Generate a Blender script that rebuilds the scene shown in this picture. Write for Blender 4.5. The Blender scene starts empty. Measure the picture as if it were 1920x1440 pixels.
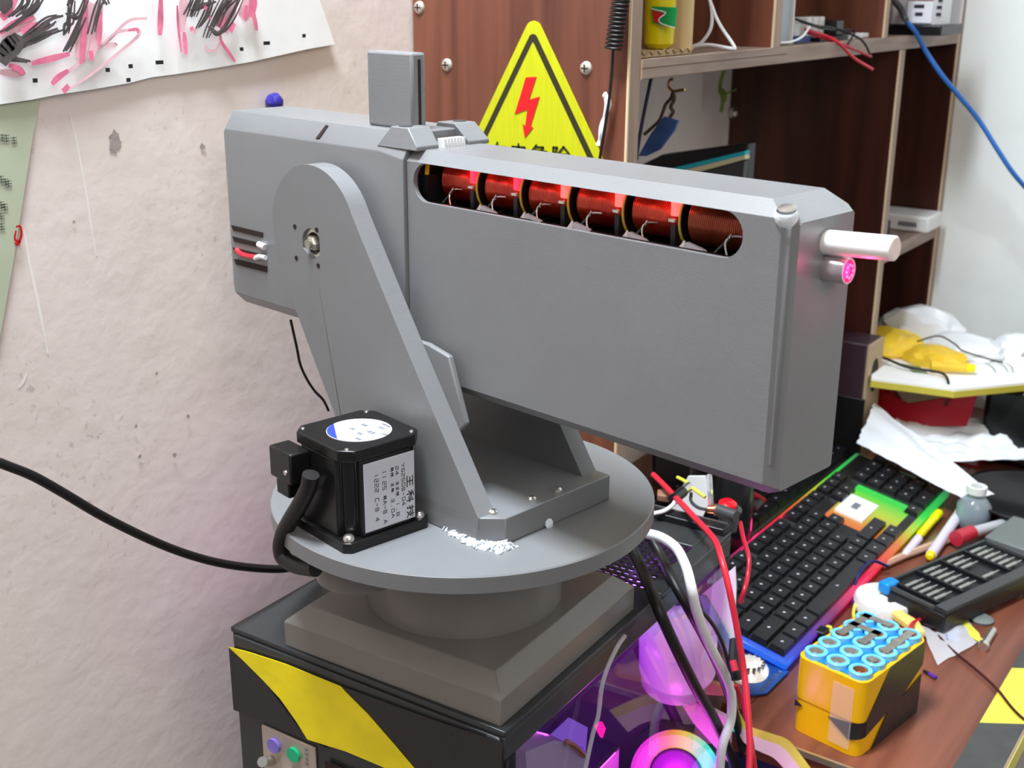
import bpy, bmesh, math, random
from mathutils import Vector, Matrix
random.seed(7)
SC = bpy.context.scene
COL = SC.collection
ZUP = 1.33            # the camera's height above the floor; everything is lifted by it at the end
PI = math.pi
rad = math.radians

# ------------------------------------------------------------------ camera
cam_d = bpy.data.cameras.new('camera'); cam = bpy.data.objects.new('camera', cam_d); COL.objects.link(cam)
cam_d.sensor_width = 36; cam_d.lens = 36*2280/1920; cam_d.clip_start = .02; cam_d.clip_end = 30
def cam_matrix():
    P, R, A = rad(18.15), rad(.35), rad(35)
    f = Vector((0, math.cos(P), -math.sin(P))); r = Vector((1, 0, 0)); u = r.cross(f)
    r2 = r*math.cos(R)+u*math.sin(R); u2 = -r*math.sin(R)+u*math.cos(R)
    M = Matrix((r2, u2, -f)).transposed()
    return (Matrix.Rotation(A, 3, 'Z') @ M).to_4x4()
cam.matrix_world = cam_matrix()
SC.camera = cam
cam_d.dof.use_dof = True; cam_d.dof.focus_distance = .72; cam_d.dof.aperture_fstop = 16

# ------------------------------------------------------------------ light and exposure
w = bpy.data.worlds.new('world'); SC.world = w; w.use_nodes = True
w.node_tree.nodes['Background'].inputs[0].default_value = (.95, .96, 1, 1)
w.node_tree.nodes['Background'].inputs[1].default_value = .30
SC.view_settings.view_transform = 'Standard'; SC.view_settings.look = 'None'
SC.view_settings.gamma = 1; SC.view_settings.use_curve_mapping = False
SC.view_settings.exposure = 0
def area(name, loc, target, sx, sy, power, col):
    d = bpy.data.lights.new(name, 'AREA'); d.shape = 'RECTANGLE'; d.size = sx; d.size_y = sy; d.energy = power; d.color = col
    o = bpy.data.objects.new(name, d); COL.objects.link(o); o.location = loc
    o.rotation_euler = (Vector(target)-Vector(loc)).to_track_quat('-Z', 'Y').to_euler()
    return o
area('ceiling_light', (-.50, .32, 1.05), (-.40, .66, -.3), .20, .40, 42, (.82, .91, 1))
area('room_light', (1.1, -.6, .9), (-.3, .7, -.2), 1.2, 1.0, 16, (1, .935, .88))

# ------------------------------------------------------------------ materials
def s2l(v): return v/12.92 if v <= .04045 else ((v+.055)/1.055)**2.4
def rgb(r, g, b): return (s2l(r/255), s2l(g/255), s2l(b/255), 1)
def mat(name, col, rough=.5, metal=0, var=0, vscale=30, bump=0, bscale=200, emit=None, es=0, alpha=1, trans=0, ior=1.45, stretch=(1,1,1), col2=None, spec=.5, detail=4):
    m = bpy.data.materials.new(name); m.use_nodes = True; nt = m.node_tree; N = nt.nodes; L = nt.links
    b = N['Principled BSDF']; c = rgb(*col)
    b.inputs['Base Color'].default_value = c; b.inputs['Roughness'].default_value = rough; b.inputs['Metallic'].default_value = metal
    b.inputs['Specular IOR Level'].default_value = spec; b.inputs['IOR'].default_value = ior
    b.inputs['Alpha'].default_value = alpha; b.inputs['Transmission Weight'].default_value = trans
    if emit: b.inputs['Emission Color'].default_value = rgb(*emit); b.inputs['Emission Strength'].default_value = es
    tc = N.new('ShaderNodeTexCoord'); mp = N.new('ShaderNodeMapping'); mp.inputs['Scale'].default_value = stretch
    L.new(tc.outputs['Object'], mp.inputs[0])
    nz = N.new('ShaderNodeTexNoise'); nz.inputs['Scale'].default_value = vscale; nz.inputs['Detail'].default_value = detail
    L.new(mp.outputs[0], nz.inputs[0])
    cr = N.new('ShaderNodeValToRGB'); cr.color_ramp.elements[0].position = .3; cr.color_ramp.elements[1].position = .7
    v = var or .04
    c2 = rgb(*col2) if col2 else tuple(min(1, x*(1+v)) for x in c[:3])+(1,)
    c1 = c if col2 else tuple(x*(1-v) for x in c[:3])+(1,)
    cr.color_ramp.elements[0].color = c1; cr.color_ramp.elements[1].color = c2
    L.new(nz.outputs[0], cr.inputs[0]); L.new(cr.outputs[0], b.inputs['Base Color'])
    if bump:
        n2 = N.new('ShaderNodeTexNoise'); n2.inputs['Scale'].default_value = bscale; L.new(mp.outputs[0], n2.inputs[0])
        bp = N.new('ShaderNodeBump'); bp.inputs['Strength'].default_value = bump; bp.inputs['Distance'].default_value = .001
        L.new(n2.outputs[0], bp.inputs['Height']); L.new(bp.outputs[0], b.inputs['Normal'])
    return m
def layered(name, col, rough):
    """printed plastic: fine horizontal layer lines"""
    m = mat(name, col, rough, var=.05, vscale=14)
    N = m.node_tree.nodes; L = m.node_tree.links; b = N['Principled BSDF']
    tc = N.new('ShaderNodeTexCoord'); wv = N.new('ShaderNodeTexWave'); wv.bands_direction = 'Z'; wv.inputs['Scale'].default_value = 320
    wv.inputs['Distortion'].default_value = .3
    bp = N.new('ShaderNodeBump'); bp.inputs['Strength'].default_value = .06; bp.inputs['Distance'].default_value = .0004
    L.new(tc.outputs['Object'], wv.inputs[0]); L.new(wv.outputs[1], bp.inputs['Height']); L.new(bp.outputs[0], b.inputs['Normal'])
    return m
def wood(name, dark, light, scale=9, rough=.42, stretch=(1,1,.06)):
    m = bpy.data.materials.new(name); m.use_nodes = True; N = m.node_tree.nodes; L = m.node_tree.links; b = N['Principled BSDF']
    tc = N.new('ShaderNodeTexCoord'); mp = N.new('ShaderNodeMapping'); mp.inputs['Scale'].default_value = stretch
    L.new(tc.outputs['Object'], mp.inputs[0])
    a = N.new('ShaderNodeTexNoise'); a.inputs['Scale'].default_value = scale*6; a.inputs['Detail'].default_value = 6; a.inputs['Distortion'].default_value = .6
    L.new(mp.outputs[0], a.inputs[0])
    r = N.new('ShaderNodeValToRGB'); e = r.color_ramp.elements; e[0].position = .32; e[0].color = rgb(*dark); e[1].position = .68; e[1].color = rgb(*light)
    L.new(a.outputs[0], r.inputs[0]); L.new(r.outputs[0], b.inputs['Base Color'])
    b.inputs['Roughness'].default_value = rough
    f = N.new('ShaderNodeTexNoise'); f.inputs['Scale'].default_value = scale*40; L.new(mp.outputs[0], f.inputs[0])
    bp = N.new('ShaderNodeBump'); bp.inputs['Strength'].default_value = .12; bp.inputs['Distance'].default_value = .0006
    L.new(f.outputs[0], bp.inputs['Height']); L.new(bp.outputs[0], b.inputs['Normal'])
    return m
def plaster(name, base, stain, speck, amt=.62):
    m = bpy.data.materials.new(name); m.use_nodes = True; N = m.node_tree.nodes; L = m.node_tree.links; b = N['Principled BSDF']
    tc = N.new('ShaderNodeTexCoord')
    def noise(s, d, lo, hi):
        n = N.new('ShaderNodeTexNoise'); n.inputs['Scale'].default_value = s; n.inputs['Detail'].default_value = d; L.new(tc.outputs['Object'], n.inputs[0])
        r = N.new('ShaderNodeMapRange'); r.inputs[1].default_value = lo; r.inputs[2].default_value = hi; L.new(n.outputs[0], r.inputs[0]); return r.outputs[0]
    def mul(a, c):
        n = N.new('ShaderNodeMath'); n.operation = 'MULTIPLY'; L.new(a, n.inputs[0])
        if isinstance(c, float): n.inputs[1].default_value = c
        else: L.new(c, n.inputs[1])
        return n.outputs[0]
    def mix(f, a, c):
        n = N.new('ShaderNodeMix'); n.data_type = 'RGBA'; L.new(f, n.inputs[0])
        if isinstance(a, tuple): n.inputs[6].default_value = a
        else: L.new(a, n.inputs[6])
        n.inputs[7].default_value = c; return n.outputs[2]
    s1 = mul(noise(7, 5, .5, .75), .6)
    c0 = mix(s1, rgb(*base), rgb(*stain))
    s2 = mul(noise(150, 3, .60, .70), noise(9, 3, amt-.08, amt+.1))
    c1 = mix(mul(s2, .4), c0, rgb(*speck))
    L.new(c1, b.inputs['Base Color']); b.inputs['Roughness'].default_value = .75
    n = N.new('ShaderNodeTexNoise'); n.inputs['Scale'].default_value = 45; n.inputs['Detail'].default_value = 8; L.new(tc.outputs['Object'], n.inputs[0])
    bp = N.new('ShaderNodeBump'); bp.inputs['Strength'].default_value = .35; bp.inputs['Distance'].default_value = .002
    L.new(n.outputs[0], bp.inputs['Height']); L.new(bp.outputs[0], b.inputs['Normal'])
    return m
def gradient_emit(name, stops, y0, y1, strength, base=(30,30,34), axis=1):
    """light piped through plastic, its colour running along world Y"""
    m = bpy.data.materials.new(name); m.use_nodes = True; N = m.node_tree.nodes; L = m.node_tree.links; b = N['Principled BSDF']
    g_ = N.new('ShaderNodeNewGeometry'); sp = N.new('ShaderNodeSeparateXYZ'); L.new(g_.outputs['Position'], sp.inputs[0])
    mr = N.new('ShaderNodeMapRange'); mr.inputs[1].default_value = y0; mr.inputs[2].default_value = y1; L.new(sp.outputs[axis], mr.inputs[0])
    r = N.new('ShaderNodeValToRGB'); L.new(mr.outputs[0], r.inputs[0])
    e = r.color_ramp.elements
    for i, (p, c) in enumerate(stops):
        q = e[i] if i < 2 else e.new(p)
        q.position = p; q.color = rgb(*c)
    L.new(r.outputs[0], b.inputs['Emission Color']); b.inputs['Emission Strength'].default_value = strength
    b.inputs['Base Color'].default_value = rgb(*base); b.inputs['Roughness'].default_value = .3
    return m

M = {}
M['wall_left'] = plaster('plaster_pinkish', (238,224,216), (218,202,194), (120,104,104))
M['wall_back'] = plaster('plaster_white', (236,239,235), (216,219,215), (150,150,150), .7)
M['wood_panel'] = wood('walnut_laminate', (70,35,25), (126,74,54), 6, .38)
M['wood_shaded'] = wood('walnut_laminate_shaded', (46,20,13), (82,40,28), 6, .4)  # darker copy of the walnut, shade put into the colour
M['wood_edge'] = wood('worn_edge', (128,104,90), (168,146,130), 10, .5, (1,.1,1))
M['wood_edge_v'] = wood('edge_band', (142,118,100), (172,148,128), 10, .5, (1,1,.1))
M['edge_light'] = mat('edge_band_pale', (226,196,160), .5)
M['desk'] = wood('desk_laminate', (92,46,32), (142,84,62), 5, .36, (1,.07,1))
M['desk_edge'] = wood('desk_edge_wood', (120,100,84), (160,138,118), 8, .5, (1,.1,1))
M['pla'] = layered('grey_printed_plastic', (121,122,123), .34)
M['pla_dark'] = layered('grey_printed_plastic_dark', (120,115,110), .26)
M['pla_in'] = mat('grey_inside', (70,68,70), .6)
M['black'] = mat('black_plastic', (26,26,29), .35)
M['black_metal'] = mat('black_painted_steel', (58,60,61), .30, .2, var=.1, vscale=20)
M['motor_black'] = mat('motor_black', (24,23,23), .28, .1)
M['rubber'] = mat('black_rubber', (22,20,20), .45)
M['white_cable'] = mat('white_cable', (236,236,238), .4)
M['red_cable'] = mat('red_cable', (214,40,58), .35)
M['red_dark'] = mat('red_wire', (170,26,46), .35)
M['blue_cable'] = mat('blue_cable', (46,110,190), .4)
M['yellow_wire'] = mat('yellow_wire', (226,218,70), .4)
M['steel'] = mat('steel', (215,212,205), .22, .9)
M['screw'] = mat('screw_steel', (206,200,186), .35, .6, var=.2, vscale=300)
M['copper'] = mat('copper', (196,120,80), .3, .9)
M['brass'] = mat('brass', (200,160,100), .3, .8)
M['tape_yellow'] = mat('tape_yellow', (246,224,2), .38, var=.08, vscale=40, bump=.3, bscale=120)
M['tape_black'] = mat('tape_black', (34,33,34), .35, bump=.2, bscale=120)
M['tape_pale'] = mat('tape_pale_yellow', (214,206,74), .45, var=.1, vscale=60)
M['tape_dark'] = mat('tape_worn_black', (66,68,66), .5, var=.15, vscale=60)
M['sign_yellow'] = mat('sign_yellow', (192,194,18), .4, var=.06, vscale=60, stretch=(8,8,.4))
M['sign_black'] = mat('sign_black', (48,44,20), .5)
M['sign_text'] = mat('sign_text', (44,52,8), .5)
M['sign_red'] = mat('sign_red', (214,24,30), .4)
M['paper'] = mat('white_paper', (252,251,248), .6, bump=.1, bscale=30)
M['ink_black'] = mat('marker_black', (84,76,76), .6, var=.4, vscale=80)
M['ink_pink'] = mat('marker_pink', (236,120,150), .6, var=.35, vscale=60)
M['ink_pale'] = mat('marker_pink_pale', (240,192,200), .6, var=.1, vscale=60)
M['ink_dot'] = mat('registration_black', (26,26,28), .6)
M['green_paper'] = mat('sage_green_paper', (190,198,172), .6)
M['green_text'] = mat('grey_print', (128,136,120), .6)
M['enamel'] = None
M['led_red'] = mat('red_led_glow', (255,40,60), .3, emit=(255,40,66), es=2.2)
M['led_red2'] = mat('red_led_glow_pale', (255,90,90), .3, emit=(255,90,84), es=2.0)
M['fr4'] = mat('yellow_board_edge', (214,184,72), .4)
M['fr4_face'] = mat('board_black_mask', (26,22,22), .35)
M['pvc'] = mat('white_pvc', (252,246,243), .35)
M['pvc_in'] = mat('pvc_mouth', (242,222,214), .45)
M['alu'] = mat('aluminium', (205,198,202), .25, .85)
M['laser_pink'] = mat('laser_lens', (255,60,140), .2, emit=(255,40,120), es=1.6)
M['hotglue'] = mat('hot_glue', (226,234,240), .3, bump=.6, bscale=400, trans=.1)
M['clear'] = mat('clear_plastic', (235,238,245), .12, trans=.85, spec=.5)
M['label_white'] = mat('label_white', (244,246,250), .35)
M['label_grey'] = mat('label_silver', (198,198,206), .4)
M['label_blue'] = mat('label_blue', (46,66,190), .4)
M['text_dark'] = mat('print_dark', (48,48,54), .5)
M['text_mid'] = mat('print_mid', (120,124,130), .5)
M['io_metal'] = mat('io_plate', (186,172,160), .35, .5)
M['ps2_purple'] = mat('purple_port', (122,104,190), .35)
M['ps2_green'] = mat('green_port', (20,176,120), .35)
M['glass'] = None
M['key'] = mat('keycap_black', (29,29,33), .33, var=.12, vscale=50)
M['key_glyph'] = mat('keycap_print', (196,196,204), .4)
M['kb_base'] = mat('keyboard_base', (20,20,24), .3)
M['navy'] = mat('navy_fabric', (26,30,74), .7)
M['cardboard'] = mat('cardboard', (205,180,138), .75, var=.08, vscale=40)
M['yellow_bag'] = mat('yellow_wrapper', (222,204,10), .3, bump=.5, bscale=60)
M['red_print'] = mat('red_print', (206,26,34), .4)
M['green_print'] = mat('green_print', (30,160,84), .4)
M['pale_blue'] = mat('pale_blue_case', (168,180,190), .45)
M['pcb_blue'] = mat('blue_circuit', (30,72,140), .4, var=.2, vscale=200)
M['white_plastic'] = mat('white_plastic', (232,232,230), .4)
M['beige'] = mat('beige_plastic', (206,190,160), .5)
M['lanyard_blue'] = mat('blue_tag', (60,90,142), .4, var=.2, vscale=60)
M['cyan'] = mat('cyan_edge', (40,190,210), .5)
M['cream'] = mat('cream_edge', (232,222,180), .6)
M['dark_grey'] = mat('dark_grey_plastic', (64,66,68), .45)
M['speaker'] = mat('speaker_dark', (58,40,48), .4, var=.2, vscale=8, stretch=(1,1,.2))
M['mdf'] = mat('tan_board', (186,164,134), .6, var=.06, vscale=100)
M['hole'] = mat('dark_hole', (40,24,14), .8)
M['red_box'] = mat('red_card', (170,14,34), .4)
M['tissue'] = mat('white_tissue', (240,243,248), .6, bump=.4, bscale=40)
M['bag_yellow'] = mat('yellow_bag', (242,196,52), .4, var=.2, vscale=25, bump=.5, bscale=60)
M['bag_white'] = mat('white_bag', (232,234,236), .35, bump=.5, bscale=40)
M['cell_blue'] = mat('cell_wrap_blue', (112,196,240), .3)
M['cell_blue2'] = mat('cell_wrap_deep', (30,130,190), .35)
M['nickel'] = mat('nickel_strip', (176,170,158), .3, .7, var=.2, vscale=200)
M['pack_tape'] = mat('pack_yellow_tape', (244,184,6), .25, var=.05, vscale=20, bump=.15, bscale=60)
M['clear_tape'] = mat('clear_tape', (250,236,230), .08, alpha=.16)
M['bit'] = mat('steel_bit', (196,198,192), .3, .7)
M['grey_box'] = mat('grey_lid', (112,118,116), .45)
M['water'] = mat('bottle_plastic', (198,212,220), .15, trans=.6)
M['blue_liquid'] = mat('blue_label', (76,116,150), .3)
M['tan_wood'] = mat('tan_stick', (170,130,112), .5)
M['pot_black'] = mat('black_glossy', (20,20,22), .25)
M['purple_pin'] = mat('purple_pin', (86,40,150), .4)
M['green_leaf'] = mat('green_leaf', (120,150,50), .5)
M['violet_light_tint'] = mat('case_inside', (96,60,110), .5)  # violet cast of the case light put into the base colour
M['gpu'] = mat('graphics_card_dark', (44,34,60), .35)
M['frost'] = mat('frosted_plastic', (226,214,232), .4)
M['led_white'] = mat('led_cluster', (240,240,230), .2, .3, bump=1, bscale=300, emit=(255,240,225), es=.25)
M['tan_reflection'] = mat('tan_reflection_tone', (196,150,104), .5)  # tone of a reflection in the side glass
M['floor'] = mat('floor_concrete', (120,112,106), .7, var=.15, vscale=5)
M['ceiling'] = mat('ceiling_paint', (235,235,232), .8)
M['stool'] = wood('stool_wood', (120,84,56), (160,118,84), 6, .5)

def make_glass():
    m = bpy.data.materials.new('tinted_glass'); m.use_nodes = True; N = m.node_tree.nodes; L = m.node_tree.links
    N.remove(N['Principled BSDF']); out = N['Material Output']
    t = N.new('ShaderNodeBsdfTransparent'); t.inputs[0].default_value = (.86, .84, .88, 1)
    g_ = N.new('ShaderNodeBsdfGlossy'); g_.inputs['Roughness'].default_value = .03; g_.inputs[0].default_value = (1, 1, 1, 1)
    fr = N.new('ShaderNodeFresnel'); fr.inputs[0].default_value = 1.45
    mx = N.new('ShaderNodeMixShader'); gm = N.new('ShaderNodeNewGeometry'); sb = N.new('ShaderNodeMath'); sb.operation = 'SUBTRACT'; sb.inputs[0].default_value = 1; L.new(gm.outputs['Backfacing'], sb.inputs[1])
    ml = N.new('ShaderNodeMath'); ml.operation = 'MULTIPLY'; L.new(fr.outputs[0], ml.inputs[0]); L.new(sb.outputs[0], ml.inputs[1])
    L.new(ml.outputs[0], mx.inputs[0]); L.new(t.outputs[0], mx.inputs[1]); L.new(g_.outputs[0], mx.inputs[2])
    L.new(mx.outputs[0], out.inputs[0]); return m
M['glass'] = make_glass()
def make_film(name, col, mixf):
    m = bpy.data.materials.new(name); m.use_nodes = True; N = m.node_tree.nodes; L = m.node_tree.links
    b = N['Principled BSDF']; out = N['Material Output']; b.inputs['Base Color'].default_value = rgb(*col); b.inputs['Roughness'].default_value = .15
    t = N.new('ShaderNodeBsdfTransparent'); mx = N.new('ShaderNodeMixShader'); mx.inputs[0].default_value = mixf
    L.new(t.outputs[0], mx.inputs[1]); L.new(b.outputs[0], mx.inputs[2]); L.new(mx.outputs[0], out.inputs[0]); return m
M['film'] = make_film('clear_film', (240,240,245), .3)
M['bag_clear'] = make_film('clear_bag', (236,236,240), .55)
def make_enamel(name='enamelled_copper', k=1):
    m = mat(name, (188,30,18), .28, .75, col2=(232,80,46), vscale=60, spec=.8)
    N = m.node_tree.nodes; L = m.node_tree.links; b = N['Principled BSDF']
    b.inputs['Coat Weight'].default_value = .6; b.inputs['Coat Roughness'].default_value = .15
    return m
M['enamel'] = make_enamel()
M['winding_dark'] = mat('enamelled_copper_dark', (178,92,62), .25, .6, col2=(130,44,30), vscale=40)

# ------------------------------------------------------------------ mesh helpers
def tf(bm, vs, mtx):
    if mtx is not None:
        for v in vs: v.co = mtx @ v.co
def bx(bm, lo, hi, mtx=None):
    vs = [bm.verts.new((x, y, z)) for x in (lo[0], hi[0]) for y in (lo[1], hi[1]) for z in (lo[2], hi[2])]
    for f in ((0,1,3,2), (4,6,7,5), (0,4,5,1), (2,3,7,6), (0,2,6,4), (1,5,7,3)): bm.faces.new([vs[i] for i in f])
    tf(bm, vs, mtx); return vs
def prism(bm, pts, vec, mtx=None):
    """outline pts (3-D, planar) pushed along vec"""
    a = [bm.verts.new(p) for p in pts]; v = Vector(vec); b = [bm.verts.new(Vector(p)+v) for p in pts]
    n = len(pts); bm.faces.new(a); bm.faces.new(b[::-1])
    for i in range(n): bm.faces.new((a[i], b[i], b[(i+1) % n], a[(i+1) % n]))
    tf(bm, a+b, mtx); return a+b
def frame_of(d):
    d = Vector(d).normalized(); u = d.cross(Vector((0, 0, 1)))
    if u.length < 1e-3: u = d.cross(Vector((1, 0, 0)))
    u.normalize(); return d, u, d.cross(u)
def cyl(bm, p0, p1, r0, r1=None, seg=24, mtx=None, cap=True):
    r1 = r0 if r1 is None else r1; p0 = Vector(p0); p1 = Vector(p1); d, u, v = frame_of(p1-p0)
    A = []; B = []
    for i in range(seg):
        t = 2*PI*i/seg; o = u*math.cos(t)+v*math.sin(t); A.append(bm.verts.new(p0+o*r0)); B.append(bm.verts.new(p1+o*r1))
    for i in range(seg): bm.faces.new((A[i], A[(i+1) % seg], B[(i+1) % seg], B[i]))
    if cap: bm.faces.new(A[::-1]); bm.faces.new(B)
    tf(bm, A+B, mtx); return A+B
def lathe(bm, p0, axis, prof, seg=32, mtx=None, close=True):
    """prof: list of (distance along axis, radius)"""
    p0 = Vector(p0); d, u, v = frame_of(axis); rings = []
    for h, r in prof:
        rings.append([bm.verts.new(p0+d*h+(u*math.cos(2*PI*i/seg)+v*math.sin(2*PI*i/seg))*max(r, 1e-5)) for i in range(seg)])
    for a, b in zip(rings, rings[1:]):
        for i in range(seg): bm.faces.new((a[i], a[(i+1) % seg], b[(i+1) % seg], b[i]))
    if close: bm.faces.new(rings[0][::-1]); bm.faces.new(rings[-1])
    tf(bm, [x for r in rings for x in r], mtx)
def smooth_path(P, k=6):
    P = [Vector(p) for p in P]
    if len(P) < 3: return P
    Q = [P[0]*2-P[1]]+P+[P[-1]*2-P[-2]]; out = []
    for i in range(1, len(Q)-2):
        a, b, c, d = Q[i-1:i+3]
        for j in range(k):
            t = j/k; out.append(.5*((2*b)+(c-a)*t+(2*a-5*b+4*c-d)*t*t+(3*b-a-3*c+d)*t*t*t))
    out.append(Q[-2]); return out
def tube(bm, P, r, seg=10, k=6, mtx=None, smooth=True):
    P = smooth_path(P, k) if smooth else [Vector(p) for p in P]
    n = len(P); prev = None; rings = []
    for i, p in enumerate(P):
        t = (P[min(i+1, n-1)]-P[max(i-1, 0)]).normalized()
        if prev is None: _, u, v = frame_of(t)
        else:
            u = prev-t*prev.dot(t); u.normalize(); v = t.cross(u)
        prev = u; rr = r(i/(n-1)) if callable(r) else r
        rings.append([bm.verts.new(p+(u*math.cos(2*PI*j/seg)+v*math.sin(2*PI*j/seg))*rr) for j in range(seg)])
    for a, b in zip(rings, rings[1:]):
        for j in range(seg): bm.faces.new((a[j], a[(j+1) % seg], b[(j+1) % seg], b[j]))
    bm.faces.new(rings[0][::-1]); bm.faces.new(rings[-1])
    tf(bm, [x for q in rings for x in q], mtx)
def strip(bm, P, width, nrm, k=6, lift=0, taper=True):
    """flat ribbon along P lying in the plane of normal nrm"""
    P = smooth_path(P, k); nrm = Vector(nrm).normalized(); L = []; n = len(P)
    for i, p in enumerate(P):
        t = (P[min(i+1, n-1)]-P[max(i-1, 0)]).normalized(); s = t.cross(nrm).normalized(); w_ = width*(.55+.45*math.sin(PI*min(1, max(0, (i+.6)/n)))) if taper else width
        L.append((bm.verts.new(p+s*w_/2+nrm*lift), bm.verts.new(p-s*w_/2+nrm*lift)))
    for a, b in zip(L, L[1:]): bm.faces.new((a[0], b[0], b[1], a[1]))
def plate(bm, P, nrm, th):
    """thin plate, outline P, thickness th along nrm"""
    prism(bm, P, Vector(nrm).normalized()*th)
def obj(name, bm, m, parent=None, bevel=0, smooth=None, seg=2, label=None, autosm=40):
    bmesh.ops.recalc_face_normals(bm, faces=bm.faces)
    me = bpy.data.meshes.new(name); bm.to_mesh(me); bm.free()
    mm = m if isinstance(m, (list, tuple)) else [m]
    for x in mm: me.materials.append(M[x] if isinstance(x, str) else x)
    o = bpy.data.objects.new(name, me); COL.objects.link(o)
    if parent: o.parent = parent
    if bevel:
        b = o.modifiers.new('bevel', 'BEVEL'); b.width = bevel; b.segments = seg; b.limit_method = 'ANGLE'; b.angle_limit = rad(30); b.harden_normals = False
    if smooth is None or smooth:
        me.shade_smooth()
        try: me.set_sharp_from_angle(angle=rad(autosm))
        except Exception: pass
    if label: o['label'] = label
    return o
def one(name, m, fn, parent=None, **k):
    bm = bmesh.new(); fn(bm); return obj(name, bm, m, parent, **k)
def thing(name, label, cat, group=None):
    o = bpy.data.objects.new(name, None); COL.objects.link(o); o.empty_display_size = .02
    o['label'] = label; o['category'] = cat
    if group: o['group'] = group
    return o
def tag(o, label, cat, group=None, kind=None):
    o['label'] = label; o['category'] = cat
    if group: o['group'] = group
    if kind: o['kind'] = kind
    return o
def struct(o): o['kind'] = 'structure'; return o
def BOX(lo, hi): return lambda bm: bx(bm, lo, hi)
def dup(root, off, rz=0, label=None):
    r = root.copy(); COL.objects.link(r); r.location = root.location+Vector(off)
    r.rotation_euler.z += rz
    if label: r['label'] = label
    for ch in root.children:
        q = ch.copy(); COL.objects.link(q); q.parent = r
        for g2 in ch.children:
            q2 = g2.copy(); COL.objects.link(q2); q2.parent = q
    return r
def stroke_glyphs(bm, strokes, mp, w_, nrm, lift):
    for s in strokes:
        P = [mp(*p) for p in s]
        for a, b in zip(P, P[1:]):
            a = Vector(a); b = Vector(b); t = (b-a).normalized(); sd = t.cross(Vector(nrm)).normalized()*w_/2; t = t*w_*.3; o = Vector(nrm)*lift
            bm.faces.new([bm.verts.new(q) for q in (a-t+sd+o, b+t+sd+o, b+t-sd+o, a-t-sd+o)])

# ================================================================== the room
XW, YB = -.70, 1.745
DZ = -.575
struct(one('wall_left', 'wall_left', BOX((XW-.08, -1.6, -ZUP), (XW, YB+.08, 1.3))))
wl = bpy.data.objects['wall_left']
struct(one('wall_back', 'wall_back', BOX((XW, YB, -ZUP), (1.9, YB+.08, 1.3))))
struct(one('floor', 'floor', BOX((XW-.08, -1.6, -ZUP-.05), (1.9, YB+.08, -ZUP))))
struct(one('ceiling', 'ceiling', BOX((XW-.08, -1.6, 1.3), (1.9, YB+.08, 1.35))))
def scr(bm):
    for P, w_ in (([(-0.6998,0.4951,-0.0800),(-0.6998,0.4974,-0.0939),(-0.6998,0.4997,-0.1150),(-0.6998,0.5017,-0.1366),(-0.6998,0.5029,-0.1584),(-0.6998,0.5045,-0.1770)], .0016),
                  ([(-0.6998,0.4523,-0.1506),(-0.6998,0.4537,-0.1753),(-0.6998,0.4559,-0.1971),(-0.6998,0.4575,-0.2156),(-0.6998,0.4589,-0.2362)], .0022),
                  ([(-0.6998,0.4342,-0.2532),(-0.6998,0.4386,-0.2499),(-0.6998,0.4417,-0.2448)], .002)):
        strip(bm, P, w_, (1, 0, 0))
one('scratch', mat('bare_plaster', (246,240,234), .8), scr, wl, label='pale scratch lines')
def spots(bm):
    R = random.Random(3)
    for ii, ((cx, cy, cz), r) in enumerate(zip([(-0.6998,0.5288,-0.0996),(-0.6998,0.5284,-0.1031),(-0.6998,0.5268,-0.1058),(-0.6998,0.6032,-0.1126),(-0.6998,0.6052,-0.1136),(-0.6998,0.4890,-0.1512),(-0.6998,0.5447,-0.2713),(-0.6998,0.5230,-0.3293),(-0.6998,0.5542,-0.3380),(-0.6998,0.5697,-0.3117),(-0.6998,0.5219,-0.3053)],
                        (.005,.0055,.004,.0022,.0014,.0012,.0016,.0018,.002,.0018,.0014))):
        n_ = 11
        vs = [bm.verts.new((cx+.0002*ii, cy+math.cos(2*PI*i/n_)*r*R.uniform(.6, 1.2)*.9, cz+math.sin(2*PI*i/n_)*r*R.uniform(.6, 1.3))) for i in range(n_)]
        bm.faces.new(vs)
one('wall_stain', mat('grey_stain', (150,138,136), .8, col2=(190,176,170), vscale=700), spots, wl, label='small grey stains')

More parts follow.
